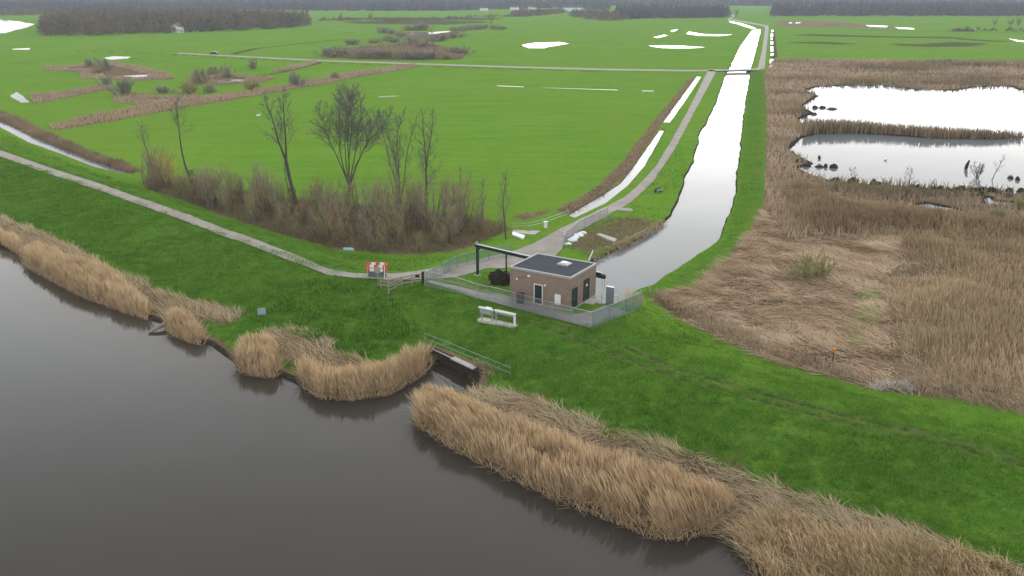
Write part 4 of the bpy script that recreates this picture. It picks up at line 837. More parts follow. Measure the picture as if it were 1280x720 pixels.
for i, (px, py) in enumerate(((488, 377), (491, 383), (495, 389), (500, 396), (504, 403), (508, 410), (511, 416))):
    p = GH(px, py, 1.8); o = MB().tube([(0, 0, -.2), (0, 0, 1.0)], [.05, .04], 6).build('stake', M_DKWOOD) if s0 is None else s0.copy()
    if s0 is None: s0 = o
    else: C.objects.link(o)
    o.location = p; tag(o, 'thin dark stake in the line of stakes running down the slope to the inlet', 'stake', 'line of stakes down the dike slope')
# small board at the bank, driftwood
p = GH(328, 398, 1.0); k = thing('bank_sign', 'small blue-grey board on two short posts at the river bank', 'sign', p, .35)
MB().box((-.42, -.03, .45), (.42, .03, 1.15)).build('board', M_SIGN, k)
for xx in (-.35, .35): MB().bar((xx, .05, -.2), (xx, .05, 1.12), .07).build('post', M_WOOD, k)
p = Vector((*G(186, 415.5, .1), .1)); q_ = Vector((*G(206, 405, .5), .5)); tag(MB().tube([p, p.lerp(q_, .5) + Vector((.1, 0, .05)), q_], [.16, .2, .24], 8).build('driftwood_log', M_WOOD), 'bleached driftwood log sticking out into the river from the reeds', 'log')
p = GH(1040, 457, .5); k = thing('marker_post', 'rusty orange marker post at the edge of the brown marsh', 'post', p)
MB().tube([(0, 0, -.2), (0, 0, 1.5)], .05, 6).build('pole', M_DKWOOD, k); MB().box((-.16, -.1, 1.45), (.2, .1, 1.75)).build('head', M_ORANGE, k)
for i, (px, py) in enumerate(((1018, 452), (1031, 457), (1036, 461))):
    p = GH(px, py, .6); tag(MB().tube([(p.x, p.y, p.z - .2), (p.x + .04, p.y, p.z + .95 - .15 * i)], .05, 6).build('stake', M_DKWOOD), ['dark stake left of the orange marker post at the marsh edge', 'tallest dark stake just left of the orange marker', 'short dark stake right below the orange marker'][i], 'stake', 'stakes by the orange marker')
p = GH(1118, 486, .5); o = tangle(None, (p.x, p.y, p.z), 2.2, 1.0, .5, 260, 61, blade_mat('bleached_stems', (.62, .60, .58), (.45, .44, .42), (.5, .5, .5)), 'bleached_debris', None, .9); tag(o, 'whitish tangle of bleached stems at the foot of the marsh reeds', 'debris')

# ------------------------------------------------------------------ bridge
ba, bb = np.array(G(899, 87.6, 1.0)), np.array(G(942, 86.6, 1.0)); ln_ = np.hypot(*(bb - ba)); k = thing('farm_bridge', 'low flat farm bridge carrying the farm road over the canal', 'bridge', (ba[0], ba[1], 0), math.atan2(*(bb - ba)[::-1]))
MB().box((-2, -2.0, .75), (ln_ + 2, 2.0, 1.05)).build('deck', M_CONC, k)
for s_ in (-1, 1): MB().box((-1, s_ * 1.95 - .15, .35), (ln_ + 1, s_ * 1.95 + .15, .748)).build('girder', M_DKWOOD, k)
for x in (1.6, ln_ - 1.6): MB().box((x - .5, -2.6, -1), (x + .5, 2.6, .74)).build('abutment', M_DKWOOD, k)
for s_ in (-1, 1): MB().bar((0, s_ * 1.8, 1.35), (ln_, s_ * 1.8, 1.35), .09).build('kerb_rail', M_WOOD, k)

# ------------------------------------------------------------------ trees
def frame(d):
    up = Vector((0, 0, 1)) if abs(d.z) < .9 else Vector((1, 0, 0)); a = d.cross(up).normalized(); return a, a.cross(d)
def limb(mb, rng, p, d, L, r0, n, wob=.12, up=.0, r1=.25, sides=5):
    pts, rad = [p.copy()], [r0]
    for i in range(n):
        a, b = frame(d); d = (d + a * rng.gauss(0, wob) + b * rng.gauss(0, wob) + Vector((0, 0, up))).normalized()
        p = p + d * (L / n); pts.append(p.copy()); rad.append(r0 * (1 - (1 - r1) * (i + 1) / n))
    mb.tube(pts, rad, sides, False); return pts, rad
def at(pts, t): f = t * (len(pts) - 1); i = min(int(f), len(pts) - 2); return pts[i].lerp(pts[i + 1], f - i), (pts[i + 1] - pts[i]).normalized()
def twigs(mb, rng, pts, n, L, r, ang=.6, sub=2, t0=.25, up=.08):
    for _ in range(n):
        p, d = at(pts, t0 + (1 - t0) * rng.random()); a, b = frame(d); th = rng.random() * 2 * PI; e = (d * math.cos(ang) + (a * math.cos(th) + b * math.sin(th)) * math.sin(ang)).normalized()
        l = L * (.5 + .8 * rng.random()); tp, _r = limb(mb, rng, p, e, l, r, 3, .18, up, .4, 3)
        if sub: twigs(mb, rng, tp, sub, l * .55, r * .7, .65, sub - 1 if sub > 1 else 0, .2, up)
def make_tree(seed, hgt, stems, lean=(0, 0), split=.0, spread=.35, t0=.35, blen=.25, nb=14, ntw=6, rad=.22, up=.06, twr=.022, bark=None, twig=None, name='bare_tree', bang=.7, wob=.06):
    rng = random.Random(seed); tk, cr = MB(), MB(); base_ = Vector((0, 0, -.2)); tops = []
    if split: pts, rr_ = limb(tk, rng, base_, Vector((lean[0], lean[1], 1)).normalized(), hgt * split, rad, 4, .04, 0, .85, 8); base_ = pts[-1]
    for i in range(stems):
        th = 2 * PI * (i + .3 * rng.random()) / stems; sprd = spread * (.55 + .6 * rng.random()) if stems > 1 else 0
        d = Vector((lean[0] + math.cos(th) * sprd, lean[1] + math.sin(th) * sprd, 1)).normalized(); hl = hgt * (1 - split) * (.85 + .2 * rng.random()) if stems > 1 else hgt * (1 - split)
        pts, rr_ = limb(tk, rng, base_, d, hl, rad * (.8 if split else 1) / (stems ** .42), 9, wob, up * .5, .12, 7); tops.append((pts, hl))
    for pts, hl in tops:
        for j in range(nb):
            t = t0 + (1 - t0) * (j + rng.random()) / nb; p, d = at(pts, min(t, .98)); a, b = frame(d); th = j * 2.4 + rng.random(); an = bang * (.8 + .4 * rng.random())
            e = (d * math.cos(an) + (a * math.cos(th) + b * math.sin(th)) * math.sin(an)).normalized(); l = hl * blen * (1.15 - .75 * (t - t0) / (1 - t0)) * (.7 + .5 * rng.random())
            bp, _r = limb(cr, rng, p, e, l, max(twr * 1.3, rad * .20 * (1.1 - t)), 5, .13, up, .3, 4)
            twigs(cr, rng, bp, ntw, l * .42, twr, .6, 2, .2, up)
        twigs(cr, rng, pts, 8, hl * .12, twr, .5, 2, .7, up)
    return tk, cr
def tree(px, py, label, seed, hgt, z=.5, group='bare trees rising out of the thicket', ivy=False, twig=None, bark=None, **kw):
    p = GH(px, py, z); tk, cr = make_tree(seed, hgt, **kw); k = thing('bare_tree', label, 'tree', p, 0, group)
    tk.build('trunk', bark or M_BARK, k, True); cr.build('crown', twig or M_TWIG_GREY, k)
    if ivy:
        V, Fc, T = [], [], []; r = RS(seed); n = 900; t = r.rand(n) ** 1.3 * ivy; a = r.rand(n) * 2 * PI; q = .15 + .4 * r.rand(n); lean = kw.get('lean', (0, 0)); xy = np.stack([t * lean[0] + np.cos(a) * q, t * lean[1] + np.sin(a) * q], 1)
        V, Fc, T = blades(xy, t, r.randn(n) * .15, r.randn(n, 2) * .15, np.full(n, .16), seed, (.5, 1, .3)); np_mesh('ivy', V, Fc, M_IVY, k)
    return k
tree(437, 240, 'tall fan-shaped bare tree, widest crown of the group above the thicket', 11, 17.5, stems=8, split=.07, spread=.44, t0=.36, blen=.26, nb=20, ntw=10, rad=.36, up=.04, twr=.028)
tree(377, 277, 'tall bare tree leaning left with a V-shaped open crown left of the fan tree', 12, 20., lean=(-.17, .0), stems=2, split=.48, spread=.30, t0=.15, blen=.30, nb=15, ntw=8, rad=.30, up=.05, twr=.026)
tree(246, 244, 'slender leaning bare tree with an ivy-clad lower trunk', 13, 16.5, lean=(-.17, .0), stems=1, t0=.62, blen=.17, nb=14, ntw=5, rad=.24, up=.05, ivy=4.2, twr=.026)
tree(197, 230, 'slim bare tree at the far left end of the thicket', 14, 11, lean=(-.12, .0), stems=1, t0=.6, blen=.22, nb=14, ntw=5, rad=.16, up=.05, twr=.02)
tree(500, 254, 'narrow grey many-stemmed bare tree right of the fan tree', 15, 15, stems=5, spread=.14, t0=.35, blen=.15, nb=15, ntw=7, rad=.24, up=.09, twr=.023)
tree(533, 266, 'upright bare tree with a slim spire of branches, right of the many-stemmed tree', 16, 17.5, lean=(-.03, 0), stems=2, spread=.08, t0=.22, blen=.19, nb=20, ntw=7, rad=.24, up=.08, twr=.023)
tree(633, 299, 'small pale upright bare tree nearest the road at the right end of the thicket', 17, 9.5, stems=1, t0=.25, blen=.24, nb=16, ntw=6, rad=.12, up=.08, twr=.02)
tree(577, 262, 'small reddish bare tree standing on the field edge behind the thicket', 18, 7, stems=2, spread=.15, t0=.3, blen=.25, nb=12, ntw=5, rad=.10, up=.08, twr=.02, twig=M_TWIG_RED)
tree(604, 280, 'thin short bare tree between the reddish tree and the road', 19, 7, stems=1, t0=.3, blen=.2, nb=12, ntw=5, rad=.08, up=.08, twr=.018)
tree(366, 262, 'dark ivy-clad stump-like trunk standing beside the left-leaning tall tree', 20, 8, stems=1, lean=(.05, 0), t0=.6, blen=.15, nb=6, ntw=3, rad=.18, ivy=3.5, twr=.018)
# thicket saplings
def sapling(seed, hgt, stems, mats, label, name='sapling', group='leafless saplings of the thicket', cat='sapling', fat=1.0):
    rng = random.Random(seed); tk, cr = MB(), MB()
    for i in range(stems):
        th = rng.random() * 2 * PI; s_ = .32 * rng.random() ** .6; d = Vector((math.cos(th) * s_, math.sin(th) * s_, 1)).normalized(); hl = hgt * (.6 + .45 * rng.random())
        pts, _r = limb(tk, rng, Vector((rng.gauss(0, .4), rng.gauss(0, .4), -.15)), d, hl, .055 * fat, 6, .07, .03, .3, 4)
        twigs(cr, rng, pts, 11, hl * .26, .021 * fat, .55, 2, .15, .10)
    k = thing(name, label, cat, (0, 0, 0), 0, group); tk.build('stem', mats[0], k); cr.build('twigs', mats[1], k); return k
SAPL = 'thin leafless sapling standing in the crowded brown thicket behind the path'
protos = [sapling(60 + i, 5.2, 6, (M_STEM, (M_TWIG, M_TWIG_OLIVE, M_TWIG, M_TWIG_OLIVE, M_TWIG_RED)[i]), SAPL) for i in range(5)]
yproto = sapling(70, 6., 6, (M_TWIG, M_TWIG_YELLOW), 'yellow-budded willow sapling at the left end of the thicket', group='yellow willow saplings', fat=1.7)
rng = random.Random(5); used = set(); cand = (lambda q: q[RS(502).permutation(len(q))])(fill(THICKET, .30, 500)); r = RS(501)
zt = height(cand[:, 0], cand[:, 1]); yspots = [(203, 226), (210, 230), (219, 234), (207, 221), (330, 262), (345, 266), (318, 268), (410, 296), (425, 300)]
tall = fnoise(cand[:, 0], cand[:, 1], 14., 77)
print('saplings', len(cand))
for i, (x, y) in enumerate(cand[:165]):
    j = rng.randrange(5); s_ = (.40 + 1.15 * tall[i]) * (.75 + .5 * rng.random())
    if x > -6: s_ *= .8
    if j not in used:
        used.add(j); k = protos[j]; k.location = (x, y, zt[i]); k.rotation_euler = (0, 0, rng.random() * 6); k.scale = (s_,) * 3
    else: dup(protos[j], (x, y, zt[i]), rng.random() * 6, (s_ * 1.1, s_ * 1.1, s_))
for i, (px, py) in enumerate(yspots):
    p = GH(px, py, .5); lab = 'yellow-budded willow sapling at the left end of the thicket' if i < 4 else 'yellowish willow sapling in the middle of the brown thicket'
    if i == 0: yproto.location = p; yproto['label'] = lab
    else: dup(yproto, p, rng.random() * 6, .95 if i < 4 else .62, lab)
# brambles and dead herbs at the thicket foot
V, Fc, T = mat_of(THICKET, 14, .75, .8, 520, .05, 1.5); stuff(np_mesh('brambles', V, Fc, blade_mat('bramble', (.24, .20, .12), (.09, .085, .045), (.13, .14, .05)), None, dict(tint=T)))

# shrubs in the wet fields, pond bushes
def shrub_proto(seed, mat, dense=1.0):
    rng = random.Random(seed); cr = MB()
    for i in range(int(26 * dense)):
        th = rng.random() * 2 * PI; el = .25 + 1.2 * rng.random(); d = Vector((math.cos(th) * math.cos(el), math.sin(th) * math.cos(el), math.sin(el)))
        pts, _r = limb(cr, rng, Vector((rng.gauss(0, .25), rng.gauss(0, .25), -.1)), d, 1.0 * (.7 + .35 * rng.random()), .03, 4, .12, .05, .4, 3)
        twigs(cr, rng, pts, 12, .32, .02, .6, 1, .25, .05)
    k = thing('shrub', 'x', 'shrub', (0, 0, 0)); cr.build('branches', mat, k); return k
shp = [shrub_proto(80 + i, (M_TWIG_SHRUB, M_TWIG_SHRUB, M_TWIG_OLIVE, M_TWIG)[i]) for i in range(4)]; sused = set()
def shrub(px, py, w, hgt, j, label, group=None, rng=random.Random(9)):
    p = GH(px, py, .4); sc = (w / 2, w / 2, hgt)
    if j not in sused:
        sused.add(j); k = shp[j]; k.location = p; k.scale = sc; k['label'] = label
        if group: k['group'] = group
    else: k = dup(shp[j], p, rng.random() * 6, sc, label); 
    if group: k['group'] = group
    elif 'group' in k: del k['group']
    return k
WS = 'shrubs in the wet hollows of the left fields'
for px, py, w, h_, j, lab in ((130, 88, 9, 5.2, 0, 'dark round bush in the farthest-left wet hollow'), (112, 83, 6, 3.6, 1, 'smaller dark bush left of the round bush in the farthest-left hollow'), (124, 92, 7, 3.5, 2, 'low olive bush in front of the dark round bush'), (155, 119, 10, 6., 1, 'upright grey bush left of the nearest wet hollow'),
    (133, 107, 6, 3.6, 0, 'small faint bush left of the upright grey bush'), (237, 117, 9, 4.6, 2, 'olive-grey bush on the right rim of the nearest wet hollow'), (252, 104, 9, 6., 3, 'brownish bush at the left end of the middle hollow'), (284, 97, 6, 5., 0, 'tall grey bush at the back of the middle hollow'),
    (268, 94, 8, 4., 3, 'low brown bush behind the middle hollow'), (316, 112, 7, 4., 2, 'olive bush below the right end of the middle hollow'), (370, 108, 8, 5.5, 1, 'lone grey bush where the diagonal reed strip passes'), (419, 99, 5, 3., 3, 'small brown bush on the far end of the diagonal strip'), (262, 116, 6, 3., 3, 'small brown bush on the diagonal reed strip'), (317, 86, 5, 4.5, 0, 'faint thin bush behind the middle hollow, right of the tall grey one'), (205, 116, 8, 2.4, 1, 'dark low bush at the back of the nearest wet hollow'), (345, 101, 0.1, .1, 0, '')):
    if lab: shrub(px, py, w, h_, j, lab, WS)
HG = 'grey hedge bushes round the far pool and reed patch'
HL = 'rounded grey hedge bush beside the far brown reed patch and pale pool'
for i, (px, py, w, h_) in enumerate(((412, 70, 16, 5), (424, 71, 16, 5), (437, 71, 15, 4.6), (450, 73, 15, 5), (463, 72, 14, 4.5), (476, 73, 15, 5), (490, 73, 15, 5), (504, 74, 14, 4.5), (520, 74, 16, 4.8), (533, 74, 15, 4.8), (555, 74, 13, 4), (568, 67, 14, 4), (578, 68, 13, 4), (440, 56, 14, 4), (468, 54, 12, 3.6), (484, 51, 14, 4), (494, 53, 14, 4.), (515, 56, 14, 5), (524, 58, 16, 6), (530, 60, 16, 4.8),
    (541, 52, 15, 4.4), (552, 51, 16, 5), (562, 48, 16, 5), (570, 46, 16, 4.6), (480, 41, 17, 5), (490, 43, 16, 4.6), (500, 46, 15, 4.2), (510, 38, 15, 5), (522, 38, 15, 5), (530, 38, 17, 7), (572, 39, 17, 4.6), (582, 38, 17, 4.6), (592, 37, 17, 4.6), (603, 36, 16, 4.2), (619, 36, 16, 4), (627, 37, 14, 3.5))): shrub(px, py, w, h_, i % 4, HL, HG)
shrub(1012, 348, 5.6, 3.4, 2, 'bushy olive-grey willow standing alone in the flattened marsh')
shrub(1280, 262, 4, 2.6, 2, 'green-grey bush at the right edge of the marsh'); shrub(1246, 275, 4, 2., 2, 'low green-grey bush in the brown marsh below the small pools')
def wshrub(px, py, hgt, seed, stems, label, lean=(0, 0), sp_=.5, name='pond_bush', rad=.05):
    x, y = G(px, py, W_POND); tk, cr = make_tree(seed, hgt, stems, lean=lean, spread=sp_, t0=.25, blen=.25, nb=8, ntw=4, rad=rad * 2, twr=.02, up=.05); k = thing(name, label, 'bush', (x, y, W_POND - .3)); tk.build('stems', M_TWIG_GREY, k); cr.build('twigs', M_TWIG_GREY, k)
wshrub(1222, 222, 3.4, 90, 9, 'leafless bush growing out of the lower marsh pool', rad=.09)
wshrub(1239, 225, 5.2, 91, 1, 'thin leaning sapling in the lower pool right of the bush', lean=(.22, 0), name='pond_sapling', rad=.05)
wshrub(1067, 225, 3.0, 92, 2, 'wispy leafless sapling on the left part of the lower pool shore', name='pond_sapling', rad=.03, sp_=.2)
wshrub(1130, 246, 5.6, 93, 2, 'wispy pale sapling at the middle of the lower pool shore', name='pond_sapling', rad=.03, sp_=.2)
wshrub(1074, 160, 3.2, 94, 2, 'faint sapling on the reed spit between the pools', name='pond_sapling', rad=.03, sp_=.2)
x, y = G(1207, 211, W_POND); k = thing('snag', 'dark leaning stump rising from the lower marsh pool left of the bush', 'stump', (x, y, W_POND)); MB().tube([(0, 0, -.5), (.15, 0, .7), (.5, 0, 1.7)], [.3, .34, .16], 8).build('stump', M_SEDGE, k)
# sedge tussocks in the pools
TG = 'dark sedge tussocks in the marsh pools'
for i, (px, py, w) in enumerate(((1040, 136.5, 12), (1028, 135, 8), (1019, 135, 7), (1017, 143, 9), (1009, 140, 9), (1005, 146, 8), (1024, 209, 10), (1032, 209, 4), (1042, 209.5, 10), (1024, 198, 2.5), (1008, 208, 12), (1000, 203, 10), (990, 192, 8), (1044, 226, 11), (1067, 227, 14), (1078, 232, 5), (1092, 228, 5), (1095, 232, 16), (1106, 232, 9), (1140, 235, 8), (1147, 236, 5), (1154, 237, 6), (1165, 237, 12), (1175, 237, 8), (1185, 238, 8), (1193, 239, 7), (1201, 237, 12), (1215, 237, 14), (1227, 238, 12), (1238, 239, 14), (1246, 240, 10), (1261, 239, 7), (1276, 240, 8), (1263, 223, 5), (1272, 225, 3), (1225, 245, 10), (1262, 247, 12))):
    x, y = G(px, py, W_POND); d_ = math.hypot(x, y); w_ = w / F * d_ * .5
    o = lump('sedge_tussock', (x, y, W_POND), w_, max(.7, w_ * .7), .55 + .15 * (i % 3), M_SEDGE, 600 + i, 16, 7, .4)
    n = 70; tangle(None, (x, y, W_POND + .1), w_ * .95, max(.7, w_ * .65), .6, n, 640 + i, M_SEDGE, 'sedge_leaves', o, .5)
    lab = ('dark sedge tussock in the upper marsh pool near its left shore' if py < 150 else 'dark sedge tussock off the left shore of the lower pool' if px < 1050 and py < 212 else 'dark sedge tussock out in open water at the right of the lower pool' if py in (223, 225) else 'dark sedge tussock in the row along the near shore of the lower pool')
    tag(o, lab, 'tussock', TG + (' upper' if py < 150 else ' left' if px < 1050 and py < 212 else ' open' if py in (223, 225) else ' near shore'))
# small reed plumes by the canal behind the palisade
reed_thing(GP([(768, 372), (780, 380), (800, 380), (812, 372), (800, 366), (785, 366)], .8), 'reddish reeds at the canal end behind the palisade fence', 9, 1.9, 410, None, wid=.05, minz=-.2, mat=M_REED, lobes=0)

# ------------------------------------------------------------------ far woods, houses, car
M_FARWOOD = blade_mat('far_bare_wood', (.180, .150, .098), (.080, .080, .058), (.205, .135, .080), .25, .018)
M_COOLWOOD = blade_mat('far_cool_wood', (.115, .118, .11), (.055, .062, .065), (.125, .105, .088), .2, .012)
def wood(name, P, spacing, ht, seed, mat=None, leaf=60, size=1.0, lab=None):
    P = np.asarray(P); q = fill(P, 1 / spacing ** 2, seed); r = RS(seed + 1); n = len(q); hh = ht * (.45 + .85 * fnoise(q[:, 0], q[:, 1], 55., seed)) * (.65 + .55 * r.rand(n))
    N = n * leaf; k = np.repeat(np.arange(n), leaf); a = r.rand(N) * 2 * PI; v = r.rand(N); rad_ = spacing * .62 * np.sqrt(r.rand(N)) * np.sin(np.clip(v * 1.1 + .25, 0, 1) * PI) ** .6
    c = np.stack([q[k, 0] + np.cos(a) * rad_, q[k, 1] + np.sin(a) * rad_, POLDER + hh[k] * (.06 + .94 * v)], 1); s = size * (.4 + .9 * r.rand(N)); 
    e1 = r.randn(N, 3); e1[:, 2] += .9; e1 /= np.linalg.norm(e1, axis=1)[:, None]; e2 = np.cross(e1, r.randn(N, 3)); e2 /= np.linalg.norm(e2, axis=1)[:, None] + 1e-9
    V = np.stack([c - e1 * s[:, None] - e2 * s[:, None] * .35, c - e1 * s[:, None] * .6 + e2 * s[:, None] * .35, c + e1 * s[:, None]], 1).reshape(-1, 3)
    T = np.repeat(np.clip(r.rand(n)[k] * .8 + .2 * r.rand(N), 0, 1), 3)
    return stuff(np_mesh(name, V, np.arange(3 * N).reshape(-1, 3), mat or M_FARWOOD, None, dict(tint=T)))
wood('woodland', roughen(GP([(55, 45), (120, 45.5), (200, 42), (300, 38.5), (385, 34), (392, 29), (330, 24), (250, 20), (150, 20), (62, 24)], POLDER), 25, 12, 9), 7., 13.5, 700, leaf=60, size=1.3)
wood('woodland', GP([(773, 24), (905, 22.5), (912, 18), (900, 14), (770, 16)], POLDER), 7.5, 12, 710, mat=M_COOLWOOD, leaf=50, size=1.6)
wood('woodland', GP([(965, 20.5), (1120, 20.5), (1300, 20.5), (1420, 21), (1420, 13), (965, 13)], POLDER), 8.5, 14, 720, mat=M_COOLWOOD, leaf=40, size=2.)
wood('woodland', GP([(300, 12.5), (480, 14), (560, 13.5), (700, 10), (760, 13), (760, 7), (300, 7)], POLDER), 10, 13, 730, mat=M_COOLWOOD, leaf=36, size=2.4)
wood('woodland', GP([(-140, 15), (0, 15), (60, 14), (300, 13), (300, 5), (-140, 5)], POLDER), 10, 13, 735, mat=M_COOLWOOD, leaf=36, size=2.4)
wood('woodland', [(-2400, 2100), (2400, 2100), (2400, 2320), (-2400, 2320)], 15, 18, 740, mat=M_COOLWOOD, leaf=30, size=4.2)
wood('hedgerow', GP([(640, 21.5), (665, 20.5), (700, 17.5), (707, 15), (690, 14.5), (640, 17)], POLDER), 7, 6, 750, leaf=40, size=1.4)
wood('hedgerow', GP([(715, 22), (760, 27), (790, 24.5), (770, 19), (715, 16)], POLDER), 11, 8, 755, leaf=50, size=1.5)
wood('hedgerow', GP([(400, 26), (500, 27), (600, 22), (640, 21), (640, 20), (500, 24.5), (400, 24)], POLDER), 11, 3, 760, leaf=40, size=1.2)
wood('hedgerow', GP([(0, 20), (50, 19), (55, 16), (0, 16)], POLDER), 9, 9, 765, leaf=40, size=1.6)
wood('hedgerow', GP([(1190, 39.5), (1275, 40), (1278, 38.5), (1195, 38)], POLDER), 9, 3, 768, leaf=40, size=1.2)
# lone far trees
def fartree(px, py, hgt, seed, label, group='lone trees far out in the fields'):
    p = GH(px, py, .4); tk, cr = make_tree(seed, hgt, 3, split=.15, spread=.4, t0=.15, blen=.32, nb=12, ntw=7, rad=hgt * .03, up=.04, twr=.06); k = thing('field_tree', label, 'tree', p, 0, group); tk.build('trunk', M_BARK, k); cr.build('crown', M_TWIG_GREY, k)
fartree(614, 31, 12, 31, 'lone dark tree at the far end of the grey hedge bushes'); fartree(426, 26, 9, 32, 'left tree of the pair standing before the far pale marsh'); fartree(463, 27, 10, 33, 'right tree of the pair standing before the far pale marsh'); fartree(1243, 34, 8, 34, 'left tree of the small group far right beyond the marsh')
fartree(1262, 34, 8, 35, 'middle tree of the small group far right beyond the marsh'); fartree(1272, 34, 9, 36, 'tallest tree at the right end of the group far right'); fartree(920, 22, 11, 37, 'dark tree where the far road bends towards the woods'); fartree(724, 22, 9, 38, 'tree standing at the end of the far hedge below the long shed')
fartree(1209, 39.5, 5, 39, 'small left tree of the low row far right'); fartree(1222, 39.5, 5, 40, 'small right tree of the low row far right')
def house(px, py, w, d_, h_, label, rz=0, mat=None, name='house', cat='house'):
    p = GH(px, py, .4); k = thing(name, label, cat, p, rz)
    MB().box((-w / 2, -d_ / 2, -.3), (w / 2, d_ / 2, h_)).add([(-w / 2, -d_ / 2, h_), (-w / 2, d_ / 2, h_), (-w / 2, 0, h_ + d_ * .38), (w / 2, -d_ / 2, h_), (w / 2, d_ / 2, h_), (w / 2, 0, h_ + d_ * .38)], [(0, 2, 1), (3, 4, 5)]).build('wall', mat or M_WHITE, k)
    e = .3; z_ = h_ - .2; r_ = h_ + d_ * .38
    MB().add([(-w / 2 - e, -d_ / 2 - e, z_), (w / 2 + e, -d_ / 2 - e, z_), (w / 2 + e, 0, r_ + .12), (-w / 2 - e, 0, r_ + .12), (-w / 2 - e, d_ / 2 + e, z_), (w / 2 + e, d_ / 2 + e, z_)], [(0, 1, 2, 3), (5, 4, 3, 2)]).build('roof', M_TILE, k)
    for x in (-w * .28, w * .28):
        wn = MB().box((x - .6, -d_ / 2 - .03, .9), (x + .6, -d_ / 2 - .005, 2.2)).build('window', M_GLASSY, k)
    MB().box((-.5, -d_ / 2 - .03, 0), (.5, -d_ / 2 - .005, 2.1)).build('door', M_DKGREEN, k)
house(222, 41, 7, 8, 5, 'white gabled house half hidden at the near edge of the left woodland', 1.3)
house(716, 14, 34, 10, 6, 'long pale shed at the end of the far hedge', 0, plain('pale_green_cladding', (.45, .55, .52), .6), 'long_shed', 'shed')
for i, (px, py) in enumerate(((996, 13), (1003, 13), (1009, 13))): house(px, py, 9, 8, 11, ['left of three white houses above the far right woods', 'middle of three white houses above the far right woods', 'right of three white houses above the far right woods'][i], .2 * i)
house(605, 13.5, 14, 9, 4.5, 'small white farmhouse in front of the far central woods', .1); house(643, 12.5, 14, 9, 4.5, 'white farmhouse to the right of the first in the far central woods', -.2); house(490, 3.5, 40, 12, 16, 'long white building on the far horizon left of centre', 0); house(665, 13, 10, 8, 5, 'white cottage above the left end of the far hedge', .3)
# car on the farm road
p = GH(267.5, 68, .4); k = thing('parked_car', 'small dark car with a white roof parked on the farm road', 'car', p, .04)
prof = [(-2.1, .35), (-2.1, .85), (-1.2, .95), (-.7, 1.45), (1.0, 1.45), (1.7, .95), (2.1, .85), (2.1, .35)]
m = MB().add([(x, -.85, z) for x, z in prof] + [(x, .85, z) for x, z in prof], [tuple(range(8)), tuple(range(8, 16))[::-1]] + [(i, i + 8, (i + 1) % 8 + 8, (i + 1) % 8) for i in range(8)]); m.build('body', plain('dark_car_paint', (.02, .025, .03), .3), k, bevel=.05)
MB().box((-.7, -.75, 1.452), (1.0, .75, 1.52)).build('roof', M_WHITE, k)
MB().add([(-1.12, -.87, 1.0), (1.55, -.87, 1.0), (.95, -.87, 1.4), (-.68, -.87, 1.4)], [(0, 1, 2, 3)]).build('side_window', M_GLASSY, k)
for x in (-1.3, 1.3):
    for y in (-.8, .8): MB().tube([(x, y - .1, .33), (x, y + .1, .33)], .33, 14).build('wheel', M_BLACK, k)
# grazing birds
for i, (px, py, lab) in enumerate(((323, 145.5, 'white swan resting alone on the large green field'), (1107, 200, 'tiny pale bird swimming on the lower marsh pool'))):
    p = GH(px, py, .4) if i == 0 else Vector((*G(px, py, W_POND), W_POND)); b = MB().tube([(-.62, 0, .38), (-.45, 0, .34), (-.2, 0, .3), (.15, 0, .28), (.38, 0, .32), (.48, 0, .5), (.42, 0, .74), (.52, 0, .86), (.66, 0, .82), (.74, 0, .80)], [.02, .14, .24, .24, .13, .065, .05, .07, .045, .015], 10)
    o = b.build('swan' if i == 0 else 'water_bird', M_PLASTIC, None, True); o.location = p; o.scale = (1.1, 1.1, 1.0) if i == 0 else (.7, .7, .7); tag(o, lab, 'bird')

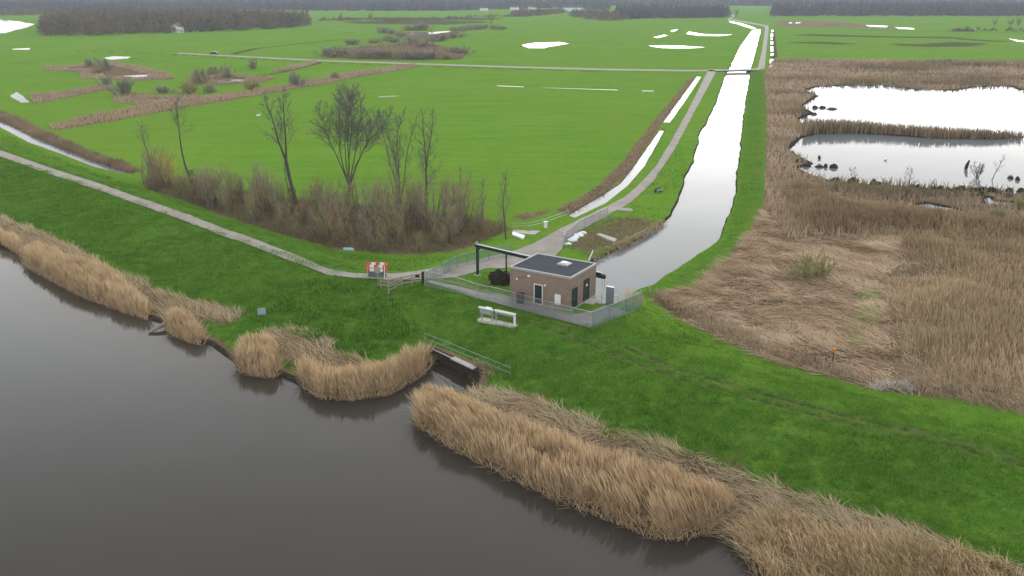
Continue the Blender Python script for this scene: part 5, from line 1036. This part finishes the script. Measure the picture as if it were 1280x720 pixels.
# ------------------------------------------------------------------ air
hm = bpy.data.materials.new('haze_air'); hm.use_nodes = True; n_ = hm.node_tree.nodes; n_.remove(n_['Principled BSDF'])
pv = n_.new('ShaderNodeVolumePrincipled'); pv.inputs['Color'].default_value = (.76, .85, .98, 1); pv.inputs['Density'].default_value = .00011; pv.inputs['Anisotropy'].default_value = .2
hm.node_tree.links.new(pv.outputs[0], n_['Material Output'].inputs['Volume'])
HAZE = True
if HAZE: stuff(MB().box((-6100, -6100, -3.5), (6100, 6100, 60)).build('haze', hm))
# ------------------------------------------------------------------ light, sky, air
SUN_EL, SUN_AZ = 12.0, 17.0               # azimuth to the right of the view direction
world = bpy.data.worlds.new('World'); scene.world = world; world.use_nodes = True
nt = world.node_tree; bg = nt.nodes['Background']
sky = nt.nodes.new('ShaderNodeTexSky'); sky.sky_type = 'NISHITA'; sky.sun_disc = False
sky.sun_elevation = math.radians(SUN_EL); sky.sun_rotation = math.radians(SUN_AZ); sky.dust_density = 1.0; sky.air_density = 1; sky.ozone_density = 1
hs = nt.nodes.new('ShaderNodeHueSaturation'); hs.inputs['Saturation'].default_value = .22
vm = nt.nodes.new('ShaderNodeVectorMath'); vm.operation = 'MINIMUM'; vm.inputs[1].default_value = (4., 4., 4.)   # cloud deck veils the glare round the sun
nt.links.new(sky.outputs[0], hs.inputs['Color']); nt.links.new(hs.outputs[0], vm.inputs[0]); nt.links.new(vm.outputs[0], bg.inputs['Color']); bg.inputs['Strength'].default_value = .15
sun = bpy.data.lights.new('sun', 'SUN'); so = bpy.data.objects.new('sun', sun); C.objects.link(so)
sun.energy = .5; sun.angle = math.radians(42); sun.color = (1, .97, .93)
d = Vector((math.sin(math.radians(SUN_AZ)) * math.cos(math.radians(SUN_EL)), math.cos(math.radians(SUN_AZ)) * math.cos(math.radians(SUN_EL)), math.sin(math.radians(SUN_EL))))
so.rotation_euler = d.to_track_quat('Z', 'Y').to_euler(); so.location = (0, 0, 60)
scene.view_settings.view_transform = 'Standard'; scene.view_settings.look = 'None'; scene.view_settings.gamma = 1; scene.view_settings.exposure = 2.0
scene.cycles.use_denoising = True; scene.cycles.denoising_prefilter = 'ACCURATE'; scene.cycles.max_bounces = 6; scene.cycles.volume_bounces = 0
